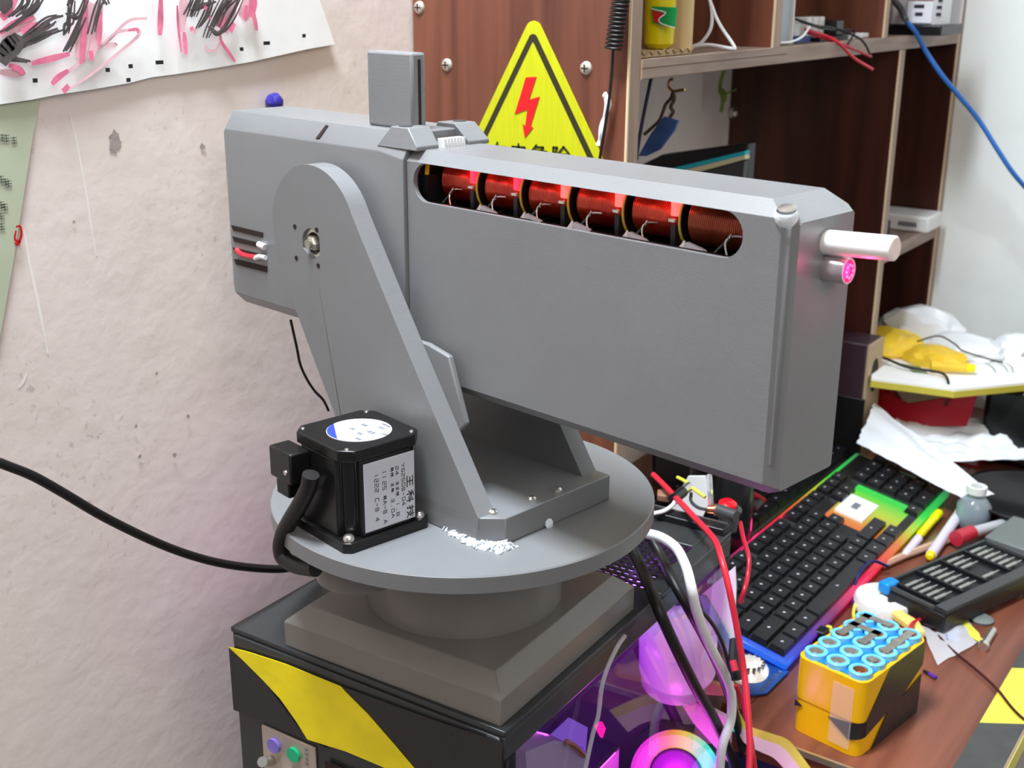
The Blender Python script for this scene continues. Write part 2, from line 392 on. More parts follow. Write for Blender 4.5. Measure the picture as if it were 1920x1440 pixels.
# ---- papers on the left wall
def drawing():
    t = thing('paper_drawing', 'large white paper with black and pink marker scribbles taped high on the left wall', 'drawing')
    bot = [(-0.6970,0.4229,-0.0728),(-0.6970,0.4445,-0.0712),(-0.6970,0.4650,-0.0700),(-0.6970,0.4850,-0.0680),(-0.6970,0.5110,-0.0666),(-0.6970,0.5407,-0.0643),(-0.6970,0.5607,-0.0615),(-0.6970,0.5854,-0.0603),(-0.6970,0.6169,-0.0581),(-0.6970,0.6524,-0.0552),(-0.6970,0.6811,-0.0518),(-0.6970,0.7124,-0.0482),(-0.6970,0.7440,-0.0456)]
    rt = [(-0.6970,0.7395,-0.0385),(-0.6970,0.7327,-0.0298),(-0.6970,0.7241,-0.0133)]
    bm = bmesh.new(); cols = []
    n_ = len(bot)
    for i, p in enumerate(bot):
        u = i/(n_-1); col = []
        for j in range(7):
            v = j/6; z = p[2]+(.24-p[2])*v; y = p[1]-(.03*math.sin(min(1, v*3)*PI/2) if i == n_-1 else .03*u*u*u*math.sin(min(1, v*3)*PI/2))
            lift = .0025+.0008*math.sin(u*9+v*3)
            col.append(bm.verts.new((XW+.001+max(.0006, lift), y, z)))
        cols.append(col)
    for a, b in zip(cols, cols[1:]):
        for j in range(6): bm.faces.new((a[j], a[j+1], b[j+1], b[j]))
    sh = obj('sheet', bm, 'paper', t, autosm=80)
    q_ = sh.modifiers.new('solid', 'SOLIDIFY'); q_.thickness = .0004; q_.use_rim = False
    S = 1/5.647
    def px(L_, ox=0): return [((x*S+ox), y*S) for x, y in L_]
    K = []
    pink = [(-0.6920,0.4836,-0.0183),(-0.6920,0.4980,-0.0117)]
    dark_px = [ [(-0.6910,0.4481,-0.0168),(-0.6910,0.4549,-0.0040)], [(-0.6910,0.4476,-0.0285),(-0.6910,0.4541,-0.0250),(-0.6910,0.4628,-0.0205),(-0.6910,0.4692,-0.0165),(-0.6910,0.4758,-0.0087)], [(-0.6910,0.4652,-0.0189),(-0.6910,0.4699,-0.0165),(-0.6910,0.4742,-0.0128),(-0.6910,0.4766,-0.0084)], [(-0.6910,0.4556,-0.0194),(-0.6910,0.4619,-0.0164),(-0.6910,0.4662,-0.0115),(-0.6910,0.4667,-0.0077)],
        [(-0.6910,0.4556,-0.0356),(-0.6910,0.4684,-0.0284),(-0.6910,0.4798,-0.0217),(-0.6910,0.4893,-0.0190)], [(-0.6910,0.4569,-0.0369),(-0.6910,0.4719,-0.0298),(-0.6910,0.4841,-0.0237)], [(-0.6910,0.4559,-0.0388),(-0.6910,0.4714,-0.0336),(-0.6910,0.4882,-0.0279)], [(-0.6910,0.4533,-0.0443),(-0.6910,0.4629,-0.0470)],
        [(-0.6910,0.4916,-0.0316),(-0.6910,0.4939,-0.0265),(-0.6910,0.4959,-0.0226),(-0.6910,0.4994,-0.0104)], [(-0.6910,0.4957,-0.0181),(-0.6910,0.4993,-0.0211),(-0.6910,0.5043,-0.0185),(-0.6910,0.5107,-0.0092)], [(-0.6910,0.4904,-0.0416),(-0.6910,0.4977,-0.0337),(-0.6910,0.5057,-0.0202)], [(-0.6910,0.5109,-0.0308),(-0.6910,0.5175,-0.0171),(-0.6910,0.5217,-0.0092)], [(-0.6910,0.4971,-0.0130),(-0.6910,0.5001,-0.0078)], [(-0.6910,0.5253,-0.0139),(-0.6910,0.5226,-0.0079)],
        [(-0.6910,0.5908,-0.0215),(-0.6910,0.5953,-0.0145),(-0.6910,0.5997,-0.0081)], [(-0.6910,0.5964,-0.0226),(-0.6910,0.6020,-0.0138),(-0.6910,0.6064,-0.0082)], [(-0.6910,0.6005,-0.0295),(-0.6910,0.6092,-0.0200),(-0.6910,0.6151,-0.0089)], [(-0.6910,0.6067,-0.0362),(-0.6910,0.6120,-0.0272),(-0.6910,0.6260,-0.0089)], [(-0.6910,0.6103,-0.0290),(-0.6910,0.6153,-0.0335),(-0.6910,0.6229,-0.0322),(-0.6910,0.6329,-0.0221),(-0.6910,0.6423,-0.0090)], [(-0.6910,0.5960,-0.0173),(-0.6910,0.6038,-0.0153),(-0.6910,0.6158,-0.0125)], [(-0.6910,0.6133,-0.0291),(-0.6910,0.6212,-0.0183),(-0.6910,0.6321,-0.0090)], [(-0.6910,0.6168,-0.0284),(-0.6910,0.6242,-0.0184),(-0.6910,0.6361,-0.0097)], [(-0.6910,0.6199,-0.0219),(-0.6910,0.6257,-0.0129),(-0.6910,0.6301,-0.0082)] ]
    bm = bmesh.new()
    for P in dark_px:
        for q_ in range(3): strip(bm, [(x, y+(q_-1)*.0022+random.uniform(-.0008, .0008), z+random.uniform(-.0010, .0010)) for x, y, z in P], random.uniform(.0014, .0024), (1, 0, 0), lift=random.uniform(0, .0008))
    for P, w_ in (([(-0.6900,0.4441,-0.0464),(-0.6900,0.4493,-0.0398),(-0.6900,0.4557,-0.0350),(-0.6900,0.4585,-0.0307)], .012), ([(-0.6900,0.4441,-0.0408),(-0.6900,0.4505,-0.0360),(-0.6900,0.4569,-0.0319)], .009), ([(-0.6900,0.4475,-0.0162),(-0.6900,0.4512,-0.0101),(-0.6900,0.4539,-0.0065)], .012)): strip(bm, P, w_, (1, 0, 0))
    obj('black_scribble', bm, 'ink_black', t, label='black marker strokes')['kind'] = 'stuff'
    bm = bmesh.new()
    for P, w_ in (([(-0.6910,0.4483,-0.0208),(-0.6910,0.4524,-0.0169),(-0.6910,0.4600,-0.0086)],.006),([(-0.6910,0.4464,-0.0291),(-0.6910,0.4580,-0.0232),(-0.6910,0.4701,-0.0206)],.004),([(-0.6910,0.4609,-0.0289),(-0.6910,0.4727,-0.0241)],.004),([(-0.6910,0.4650,-0.0477),(-0.6910,0.4794,-0.0454),(-0.6910,0.4933,-0.0431)],.004),([(-0.6910,0.4495,-0.0480),(-0.6910,0.4565,-0.0508),(-0.6910,0.4597,-0.0542)],.004),
                  ([(-0.6910,0.4782,-0.0610),(-0.6910,0.4829,-0.0574),(-0.6910,0.4913,-0.0532)],.004),([(-0.6910,0.4853,-0.0661),(-0.6910,0.4901,-0.0624)],.004),([(-0.6910,0.5013,-0.0497),(-0.6910,0.5031,-0.0415),(-0.6910,0.5077,-0.0235),(-0.6910,0.5095,-0.0092)],.004),([(-0.6910,0.5096,-0.0480),(-0.6910,0.5096,-0.0417)],.004),([(-0.6910,0.5162,-0.0383),(-0.6910,0.5181,-0.0287),(-0.6910,0.5199,-0.0171)],.004),([(-0.6910,0.4966,-0.0363),(-0.6910,0.4998,-0.0292)],.004),
                  ([(-0.6910,0.5660,-0.0336),(-0.6910,0.5674,-0.0246),(-0.6910,0.5695,-0.0087)],.005),([(-0.6910,0.5873,-0.0471),(-0.6910,0.5872,-0.0392),(-0.6910,0.5869,-0.0321)],.004),([(-0.6910,0.5837,-0.0455),(-0.6910,0.5826,-0.0284),(-0.6910,0.5831,-0.0144)],.0022),([(-0.6910,0.5479,-0.0318),(-0.6910,0.5473,-0.0293),(-0.6910,0.5403,-0.0299)],.0022),
                  ([(-0.6910,0.6191,-0.0299),(-0.6910,0.6227,-0.0238),(-0.6910,0.6212,-0.0183)],.007),([(-0.6910,0.6505,-0.0232),(-0.6910,0.6533,-0.0142),(-0.6910,0.6548,-0.0090)],.008),([(-0.6910,0.6555,-0.0327),(-0.6910,0.6544,-0.0262),(-0.6910,0.6522,-0.0150)],.004),([(-0.6910,0.6446,-0.0246),(-0.6910,0.6470,-0.0149)],.004),([(-0.6910,0.6299,-0.0331),(-0.6910,0.6345,-0.0273)],.004),([(-0.6910,0.6327,-0.0541),(-0.6910,0.6276,-0.0479),(-0.6910,0.6212,-0.0403),(-0.6910,0.6197,-0.0344)],.003),([(-0.6910,0.5923,-0.0308),(-0.6910,0.5957,-0.0294)],.003),([(-0.6910,0.6118,-0.0240),(-0.6910,0.6094,-0.0182),(-0.6910,0.6060,-0.0124)],.003)):
        strip(bm, P, w_, (1, 0, 0), lift=random.uniform(0, .0006))
    obj('pink_scribble', bm, 'ink_pink', t, label='pink marker strokes')['kind'] = 'stuff'
    bm = bmesh.new()
    for P, w_ in (([(-0.6920,0.4801,-0.0605),(-0.6920,0.4970,-0.0512),(-0.6920,0.5234,-0.0365),(-0.6920,0.5418,-0.0241),(-0.6920,0.5577,-0.0224)],.0024),([(-0.6920,0.4872,-0.0662),(-0.6920,0.5085,-0.0568),(-0.6920,0.5355,-0.0417),(-0.6920,0.5490,-0.0332),(-0.6920,0.5481,-0.0297),(-0.6920,0.5307,-0.0313),(-0.6920,0.5167,-0.0403)],.0022),([(-0.6920,0.5016,-0.0464),(-0.6920,0.5073,-0.0268),(-0.6920,0.5139,-0.0118)],.012),([(-0.6920,0.5089,-0.0467),(-0.6920,0.5142,-0.0302),(-0.6920,0.5205,-0.0118)],.010),([(-0.6920,0.4439,-0.0518),(-0.6920,0.4546,-0.0533),(-0.6920,0.4598,-0.0529)],.005),
                  ([(-0.6920,0.5198,-0.0384),(-0.6920,0.5294,-0.0387),(-0.6920,0.5308,-0.0381)],.003),([(-0.6920,0.6066,-0.0417),(-0.6920,0.6097,-0.0451),(-0.6920,0.6156,-0.0453),(-0.6920,0.6201,-0.0403)],.002),([(-0.6920,0.5948,-0.0287),(-0.6920,0.5973,-0.0323),(-0.6920,0.6005,-0.0288)],.003),([(-0.6920,0.6420,-0.0238),(-0.6920,0.6465,-0.0186),(-0.6920,0.6505,-0.0090)],.012),([(-0.6920,0.6248,-0.0330),(-0.6920,0.6308,-0.0221),(-0.6920,0.6369,-0.0112)],.010),([(-0.6920,0.5859,-0.0321),(-0.6920,0.5896,-0.0144),(-0.6920,0.5906,-0.0088)],.008),([(-0.6920,0.4615,-0.0242),(-0.6920,0.4717,-0.0197)],.006),([(-0.6920,0.4469,-0.0304),(-0.6920,0.4620,-0.0258),(-0.6920,0.4698,-0.0228)],.005)):
        strip(bm, P, w_, (1, 0, 0), lift=random.uniform(0, .0004))
    obj('pale_scribble', bm, 'ink_pale', t, label='pale pink smudged strokes')['kind'] = 'stuff'
    bm = bmesh.new()
    for (x, y, z), hw in zip([(-0.6890,0.4653,-0.0579),(-0.6890,0.5198,-0.0542),(-0.6890,0.5383,-0.0527),(-0.6890,0.5356,-0.0615),(-0.6890,0.5625,-0.0513),(-0.6890,0.6379,-0.0453),(-0.6890,0.6631,-0.0419),(-0.6890,0.7026,-0.0377)], (1,1,1,1,2,1,2,1)):
        bx(bm, (x-.0002, y-.0016*hw, z-.0013), (x+.0002, y+.0016*hw, z+.0013))
    obj('print_mark', bm, 'ink_dot', t, label='small black printed squares')
drawing()
def green_poster():
    t = thing('green_notice', 'sage green printed notice on the left wall below the scribbled paper', 'notice')
    P = [(-0.6985,0.4206,-0.0711),(-0.6985,0.4733,-0.0703),(-0.6985,0.4647,-0.0942),(-0.6985,0.4555,-0.1235),(-0.6985,0.4409,-0.1693),(-0.6985,0.4242,-0.2186),(-0.6985,0.3970,-0.2331)]
    bm = bmesh.new(); plate(bm, P, (1, 0, 0), .0006); obj('sheet', bm, 'green_paper', t)
    bm = bmesh.new(); R = random.Random(4)
    def dash(cx, cy, w_, h_):
        pass
    for (x, y, z) in [(-0.6975,0.4434,-0.0915),(-0.6975,0.4463,-0.0921),(-0.6975,0.4513,-0.0939),(-0.6975,0.4392,-0.1167),(-0.6975,0.4419,-0.1187),(-0.6975,0.4370,-0.1325),(-0.6975,0.4394,-0.1341),(-0.6975,0.4361,-0.1394),(-0.6975,0.4355,-0.1460),(-0.6975,0.4440,-0.1200)]:
        for q in range(3):
            zz_ = z+(q-1)*.0016
            bx(bm, (x, y-.0022, zz_-.0003), (x+.0001, y+.0022, zz_+.0003))
        bx(bm, (x, y-.0003, z-.0022), (x+.0001, y+.0003, z+.0022))
    obj('printed_text', bm, 'green_text', t, label='faint grey characters')['kind'] = 'stuff'
    bm = bmesh.new()
    strip(bm, [(-0.6970,0.4451,-0.1475),(-0.6970,0.4481,-0.1479),(-0.6970,0.4482,-0.1531),(-0.6970,0.4461,-0.1569),(-0.6970,0.4433,-0.1551),(-0.6970,0.4448,-0.1498)], .0018, (1, 0, 0))
    strip(bm, [(-0.6970,0.4430,-0.1577),(-0.6970,0.4451,-0.1588),(-0.6970,0.4469,-0.1570)], .0018, (1, 0, 0))
    obj('red_mark', bm, 'red_print', t, label='small red hand-drawn loop')
green_poster()
# blue push pin above the turret
t = thing('push_pin', 'small blue pin stuck in the left wall just above the turret housing', 'pin')
p = Vector([(-0.6900,0.6723,-0.0849)][0])
one('pin_head', mat('blue_pin', (50,44,140), .35), lambda bm: lathe(bm, p+Vector((-.01, 0, 0)), (1, .1, -.2), [(0,.004),(.003,.007),(.007,.0075),(.010,.006),(.012,.003)], 7), t)
one('pin_needle', 'steel', lambda bm: cyl(bm, p+Vector((-.01, 0, 0)), p+Vector((0, 0, 0)), .0008, seg=6), t)

# ================================================================== shelf unit
XF = -.483
def shelf():
    t = thing('shelf_unit', 'dark walnut laminate shelf unit against the left wall, reaching the back wall', 'shelf')
    TOP = .42
    bev = .0012
    def panel(name, y, z0, z1, m, lab=None, xf=XF, th=.018):
        o = one(name, m, BOX((XW+.002, y, z0), (xf-.0015, y+th, z1)), t, label=lab)
        e = one('edge_band', 'wood_edge_v', BOX((xf-.0015, y+.0016, z0), (xf, y+th, z1)), o)
        e2 = one('edge_trim', 'edge_light', BOX((xf-.0015, y-.0004, z0), (xf+.0004, y+.0016, z1)), o)
        return o
    panel('side_panel', .845, DZ, TOP, 'wood_panel', 'bright reddish walnut end panel carrying the warning sign')
    panel('divider', 1.492, DZ, -.0705, 'wood_shaded', 'lower divider panel in walnut darkened for shade')
    panel('side_panel', 1.727, DZ, TOP, 'wood_shaded', 'far end panel against the back wall', th=.0175)
    panel('divider', 1.115, -.0545, TOP, 'wood_panel', 'upper divider left of the grey-blue box')
    panel('divider', 1.425, -.0545, TOP, 'wood_panel', 'upper divider beside the labelled device', th=.014)
    b = one('shelf_board', 'wood_edge', BOX((XW+.002, .8635, -.0702), (XF, 1.7265, -.0545)), t, label='long worn grey-brown shelf board', bevel=.0008)
    one('edge_trim', 'edge_light', BOX((XF-.001, .8632, -.0702), (XF+.0006, .8648, -.0546)), b)
    one('edge_groove', mat('groove_dark', (96,70,60), .6), BOX((XF-.0006, .866, -.0620), (XF+.0003, 1.15, -.0612)), b)
    one('shelf_board', 'wood_edge', BOX((XW+.002, 1.5105, -.333), (XF, 1.7265, -.3165)), t, label='short lower shelf board beside the back wall', bevel=.0008)
    one('top_board', 'wood_panel', BOX((XW+.002, .8635, TOP-.018), (XF, 1.7265, TOP)), t)
    # cam-cover screws on the end panel
    for (x, y, z) in [(-0.6907,0.8440,-0.0184),(-0.6613,0.8440,-0.0649),(-0.5219,0.8440,-0.0619)]:
        def sc(bm, x=x, z=z):
            lathe(bm, (x, .8452, z), (0, -1, 0), [(0,.0056),(.0014,.0052),(.0026,.0038),(.003,.002)], 20)
        s = one('screw', 'screw', sc, t)
        one('cross_slot', 'hole', lambda bm: (bx(bm, (x-.0032, .8418, z-.0005), (x+.0032, .8423, z+.0005)), bx(bm, (x-.0005, .8418, z-.0030), (x+.0005, .8423, z+.0030))), s)
    p = Vector([(-0.6946,1.4910,-0.1568)][0])
    one('screw', 'steel', lambda bm: lathe(bm, (p.x, 1.492, p.z), (0, -1, 0), [(0,.0075),(.003,.007),(.006,.004)], 16), t)
shelf()

# ---- warning sign on the end panel
def sign():
    t = thing('warning_sign', 'yellow triangular electric danger sign with a red bolt on the walnut end panel', 'sign')
    Y = .8445
    A, Bq, Cq = [Vector(q) for q in [(-0.5722,0.8445,-0.0192),(-0.6788,0.8445,-0.2038),(-0.4695,0.8445,-0.1871)]]
    # rounded triangle
    def rtri(sc, r, y):
        cen = (A+Bq+Cq)/3; T = [cen+(q-cen)*sc for q in (A, Cq, Bq)]; out = []
        for i in range(3):
            p, a, b = T[i], T[i-1], T[(i+1) % 3]; ua = (a-p).normalized(); ub = (b-p).normalized()
            half = ua.angle(ub)/2; dist = r/math.tan(half); cc = p+(ua+ub).normalized()*(r/math.sin(half))
            s0 = p+ua*dist; s1 = p+ub*dist; a0 = (s0-cc); a1 = (s1-cc)
            for k in range(7):
                v = a0.lerp(a1, k/6).normalized()*r; out.append(cc+v)
        return [Vector((q.x, y, q.z)) for q in out]
    bm = bmesh.new(); plate(bm, rtri(1.0, .008, Y+.0004), (0, -1, 0), .0008); obj('plate', bm, 'sign_yellow', t)
    bm = bmesh.new()
    o1 = rtri(.885, .0045, Y-.0006); o2 = rtri(.80, .001, Y-.0006)
    n_ = len(o1); V1 = [bm.verts.new(q) for q in o1]; V2 = [bm.verts.new(q) for q in o2]
    for i in range(n_): bm.faces.new((V1[i], V1[(i+1) % n_], V2[(i+1) % n_], V2[i]))
    obj('border', bm, 'sign_black', t)
    B = [(-0.5810,0.8438,-0.0719),(-0.5684,0.8438,-0.0705),(-0.5760,0.8438,-0.0896),(-0.5655,0.8438,-0.0873),(-0.5710,0.8438,-0.1086),(-0.5747,0.8438,-0.1102),(-0.5784,0.8438,-0.1122),(-0.5827,0.8438,-0.1085),(-0.5759,0.8438,-0.0947),(-0.5893,0.8438,-0.1011)]
    bolt = [(-0.5788,0.8437,-0.0714),(-0.5683,0.8437,-0.0705),(-0.5754,0.8437,-0.0891),(-0.5649,0.8437,-0.0860),(-0.5735,0.8437,-0.1101),(-0.5709,0.8437,-0.1112),(-0.5793,0.8437,-0.1205),(-0.5816,0.8437,-0.1089),(-0.5789,0.8437,-0.1105),(-0.5769,0.8437,-0.0969),(-0.5897,0.8437,-0.1016)]
    bm = bmesh.new(); plate(bm, [(x, .8438, z) for x, y, z in bolt], (0, -1, 0), .0003); obj('lightning_bolt', bm, 'sign_red', t)
    # characters 有 电 危 险
    G = { 0: [[(.05,.78),(.95,.78)],[(.45,1),(.3,.62),(.05,.38)],[(.32,.58),(.32,0)],[(.32,.58),(.8,.58),(.8,.04),(.66,.04)],[(.32,.4),(.8,.4)],[(.32,.22),(.8,.22)]],
          1: [[(.14,.84),(.14,.28)],[(.14,.84),(.84,.84),(.84,.28)],[(.14,.56),(.84,.56)],[(.14,.28),(.84,.28)],[(.49,1),(.49,.06),(.96,.06),(.96,.22)]],
          2: [[(.34,1),(.12,.74)],[(.3,.9),(.72,.9),(.6,.72)],[(.08,.7),(.92,.7)],[(.16,.7),(.14,.3),(.02,.02)],[(.36,.52),(.76,.52),(.76,.3),(.62,.3)],[(.36,.52),(.36,.06),(.9,.06),(.9,.2)]],
          3: [[(.1,.94),(.1,0)],[(.1,.94),(.32,.94),(.2,.66),(.32,.44),(.14,.36)],[(.66,1),(.38,.66)],[(.66,1),(.98,.66)],[(.52,.62),(.82,.62)],[(.48,.48),(.54,.26)],[(.66,.48),(.68,.26)],[(.88,.5),(.78,.16)],[(.38,.06),(.98,.06)]] }
    P0 = Vector([(-0.6160,0.8436,-0.1398)][0]); P1 = Vector([(-0.5327,0.8436,-0.1381)][0]); W = (P1-P0); H = .0165
    bm = bmesh.new()
    for i in range(4):
        o = P0+W*(i/4.0+.01)
        stroke_glyphs(bm, G[i], lambda u, v, o=o: o+W*(u*.215)+Vector((0, 0, (v)*H-.003)), .0019, (0, -1, 0), .0001)
    obj('lettering', bm, 'sign_text', t, label='dark Chinese warning characters')
sign()

# ---- things in and under the shelf
def antenna():
    t = thing('spring_cable', 'black coiled spring lead hanging down in front of the walnut end panel', 'cable')
    a, b = [Vector(q) for q in [(-0.4839,0.8350,0.0053),(-0.4917,0.8350,-0.0460)]]
    P = []; n_ = 16*10; d = (b-a)
    for i in range(n_+1):
        s = i/n_; th = s*2*PI*16; P.append(a+d*s+Vector((math.cos(th)*.0068, math.sin(th)*.005, 0)))
    bm = bmesh.new(); tube(bm, P, .0010, 6, 1, smooth=False); obj('coil', bm, 'rubber', t)
    Q = [(-0.4924,0.8360,-0.0452),(-0.4941,0.8360,-0.0772),(-0.4979,0.8360,-0.1060),(-0.5019,0.8360,-0.1313),(-0.5044,0.8360,-0.1484)]
    bm = bmesh.new(); tube(bm, Q, .0012, 6); obj('straight_lead', bm, 'rubber', t)
antenna()
t = thing('white_twine', 'thin white twisted strip hanging beside the black spring lead', 'string')
one('twist', 'label_white', lambda bm: tube(bm, [(-0.4995,0.8380,-0.0801),(-0.4968,0.8380,-0.0881),(-0.5003,0.8380,-0.1002),(-0.5019,0.8380,-0.1106),(-0.5045,0.8380,-0.1200)], lambda s: .0012+.0016*abs(math.sin(s*7)), 6), t)
one('knot', 'label_white', lambda bm: lathe(bm, [(-0.4994,0.8380,-0.0817)][0], (0, 0, 1), [(-.003,.001),(0,.0025),(.003,.001)], 8), t)

def carton():
    t = thing('cardboard_box', 'open brown cardboard box at the left end of the upper shelf', 'box')
    P = [(-0.4860,0.8680,-0.0470),(-0.4860,0.9576,-0.0484)]
    y0, y1 = .868, P[1][1]; z0 = -.0543; x1 = -.487; x0 = -.60
    one('base', 'cardboard', BOX((x0, y0, z0), (x1, y1, z0+.004)), t, bevel=.001)
    one('back_flap', 'cardboard', BOX((x0, y0, z0+.004), (x0+.003, y1, .08)), t)
    one('side_wall', 'cardboard', BOX((x0+.003, y1-.003, z0+.004), (x1, y1, .08)), t)
    one('corrugated_edge', mat('corrugation', (150,122,84), .8), lambda bm: tube(bm, [(x1+.0012, y0+(y1-y0)*i/14, z0+.004+.0014*(-1)**i) for i in range(15)], .0009, 6, 3), t)
    one('side_wall', 'cardboard', BOX((x0+.003, y0, z0+.004), (x1-.02, y0+.003, .08)), t)
carton()
def wrapper():
    t = thing('yellow_packet', 'yellow packet with a red and green printed patch inside the cardboard box', 'packet')
    P = [(-0.5178,0.9300,-0.0463),(-0.4957,0.9300,-0.0452),(-0.4971,0.9300,0.0018),(-0.5200,0.9300,0.0017)]
    def f(bm):
        x0, x1 = P[0][0], P[1][0]; lathe(bm, ((x0+x1)/2, .935, -.0495), (0, 0, 1), [(0,.008),(.004,.0125),(.05,.0135),(.09,.012)], 20)
    one('packet_body', 'yellow_bag', f, t)
    Q = [(-0.5058,0.9180,-0.0199),(-0.4816,0.9180,-0.0154),(-0.4831,0.9180,-0.0319),(-0.5039,0.9180,-0.0290)]
    bm = bmesh.new(); plate(bm, [(q[0], .920, q[2]) for q in [(-0.5066,0.9200,-0.0157),(-0.4831,0.9200,-0.0162),(-0.4842,0.9200,-0.0320),(-0.4970,0.9200,-0.0302),(-0.5050,0.9200,-0.0283)]], (0, -1, 0), .0005); obj('green_patch', bm, 'green_print', t)
    bm = bmesh.new(); plate(bm, [(q[0], .9192, q[2]) for q in [(-0.5050,0.9192,-0.0190),(-0.5000,0.9192,-0.0198),(-0.4950,0.9192,-0.0214),(-0.4988,0.9192,-0.0248),(-0.4986,0.9192,-0.0290),(-0.5036,0.9192,-0.0274)]], (0, -1, 0), .0004); obj('red_patch', bm, 'red_print', t)
    bm = bmesh.new(); strip(bm, [(q[0], .9186, q[2]) for q in [(-0.5063,0.9186,-0.0174),(-0.5008,0.9186,-0.0185),(-0.4928,0.9186,-0.0205),(-0.4985,0.9186,-0.0252),(-0.4963,0.9186,-0.0289),(-0.4834,0.9186,-0.0320)]], .0011, (0, -1, 0)); obj('white_outline', bm, 'label_white', t)
wrapper()
t = tag(one('white_cable', 'white_cable', lambda bm: tube(bm, [(-0.5276,1.0300,0.1204),(-0.5230,1.0300,0.0600),(-0.5172,1.0300,0.0156),(-0.5094,1.0300,-0.0091),(-0.5059,1.0300,-0.0227),(-0.5066,1.0300,-0.0364),(-0.5149,1.0300,-0.0481),(-0.5228,1.0300,-0.0516),(-0.5069,1.0300,-0.0498),(-0.4847,1.0300,-0.0523),(-0.4828,1.0300,-0.0499),(-0.4963,1.0300,-0.0339),(-0.5045,1.0300,-0.0204),(-0.5127,1.0300,0.0022),(-0.5199,1.0300,0.0599),(-0.5245,1.0300,0.1202)], .0016, 8)), 'white cable loop hanging onto the upper shelf right of the cardboard box', 'cable')
def grey_case():
    P = [(-0.5000,1.1713,-0.0522),(-0.5000,1.2226,-0.0528)]
    t = thing('storage_case', 'pale grey-blue plastic case standing just right of the first upper divider', 'case')
    y0, y1 = 1.135, 1.19
    one('shell', 'pale_blue', BOX((-.60, y0, -.0545), (-.497, y1-.004, .07)), t, bevel=.002)
    one('lid', 'white_plastic', BOX((-.60, y1-.0035, -.0545), (-.494, y1, .072)), t, bevel=.001)
grey_case()
def modules():
    # circuit modules on the upper shelf
    t = thing('circuit_module', 'small blue circuit module with a beige block next to the grey-blue case', 'circuit')
    one('board', 'pcb_blue', BOX((-.55, 1.215, -.054), (-.500, 1.25, -.048)), t)
    one('connector', 'white_plastic', BOX((-.53, 1.22, -.048), (-.505, 1.235, -.036)), t, bevel=.001)
    one('tall_component', 'beige', lambda bm: lathe(bm, (-.525, 1.232, -.036), (0, 0, 1), [(0,.013),(.006,.014),(.008,.010),(.016,.010),(.018,.005)], 16), t)
    t2 = thing('relay_board', 'relay board with a row of white blocks on the upper shelf', 'circuit')
    one('board', 'black', BOX((-.545, 1.262, -.054), (-.495, 1.345, -.050)), t2)
    for i in range(3):
        one('terminal_block', 'white_plastic', BOX((-.527, 1.268+i*.018, -.050), (-.512, 1.281+i*.018, -.030)), t2, bevel=.001)
    one('heat_sink', 'black', BOX((-.54, 1.322, -.050), (-.50, 1.343, -.034)), t2, bevel=.001)
    t3 = thing('jar_lid', 'round white-rimmed lid lying on the shelf near the second upper divider', 'lid')
    one('disc', 'white_plastic', lambda bm: lathe(bm, (-.508, 1.37, -.0545), (0, 0, 1), [(0,.011),(.003,.0115),(.004,.010)], 20), t3)
    one('insert', 'dark_grey', lambda bm: cyl(bm, (-.508, 1.37, -.0505), (-.508, 1.37, -.0485), .006, seg=16), t3)
    tag(one('white_connector', 'white_plastic', BOX((-.512, 1.392, -.0545), (-.497, 1.418, -.049)), bevel=.0015), 'flat white connector lying against the second upper divider', 'connector')
    for i, (P, m, lab) in enumerate((
        ([(-0.5000,1.2342,-0.0411),(-0.4900,1.2688,-0.0486),(-0.4780,1.2722,-0.0548),(-0.4700,1.2982,-0.0706),(-0.4620,1.3384,-0.0843)], 'red_cable', 'red wire hanging furthest over the front of the upper shelf'),
        ([(-0.5000,1.2421,-0.0449),(-0.4900,1.2726,-0.0519),(-0.4790,1.2878,-0.0575),(-0.4730,1.3210,-0.0650),(-0.4680,1.3451,-0.0714)], 'red_dark', 'second red wire hanging over the upper shelf, the shorter one'),
        ([(-0.5000,1.2072,-0.0306),(-0.4900,1.2370,-0.0372),(-0.5000,1.3081,-0.0412),(-0.4820,1.3252,-0.0489),(-0.4740,1.3379,-0.0568),(-0.4700,1.3546,-0.0730)], 'rubber', 'thin black wire looping over the upper shelf edge'),
        ([(-0.5000,1.2186,-0.0329),(-0.4970,1.2776,-0.0415),(-0.5000,1.3403,-0.0441),(-0.5000,1.3768,-0.0462),(-0.4780,1.3034,-0.0558),(-0.4780,1.2976,-0.0578)], 'rubber', 'black lead lying along the white terminal blocks'),
        ([(-0.4850,1.1362,-0.0507),(-0.4850,1.1658,-0.0506),(-0.4850,1.1917,-0.0463),(-0.4900,1.2202,-0.0379)], 'white_cable', 'short white cable at the foot of the grey-blue case'))):
        tag(one('wire', m, lambda bm: tube(bm, P, .0017 if i < 2 else .0012, 8)), lab, 'wire')
modules()
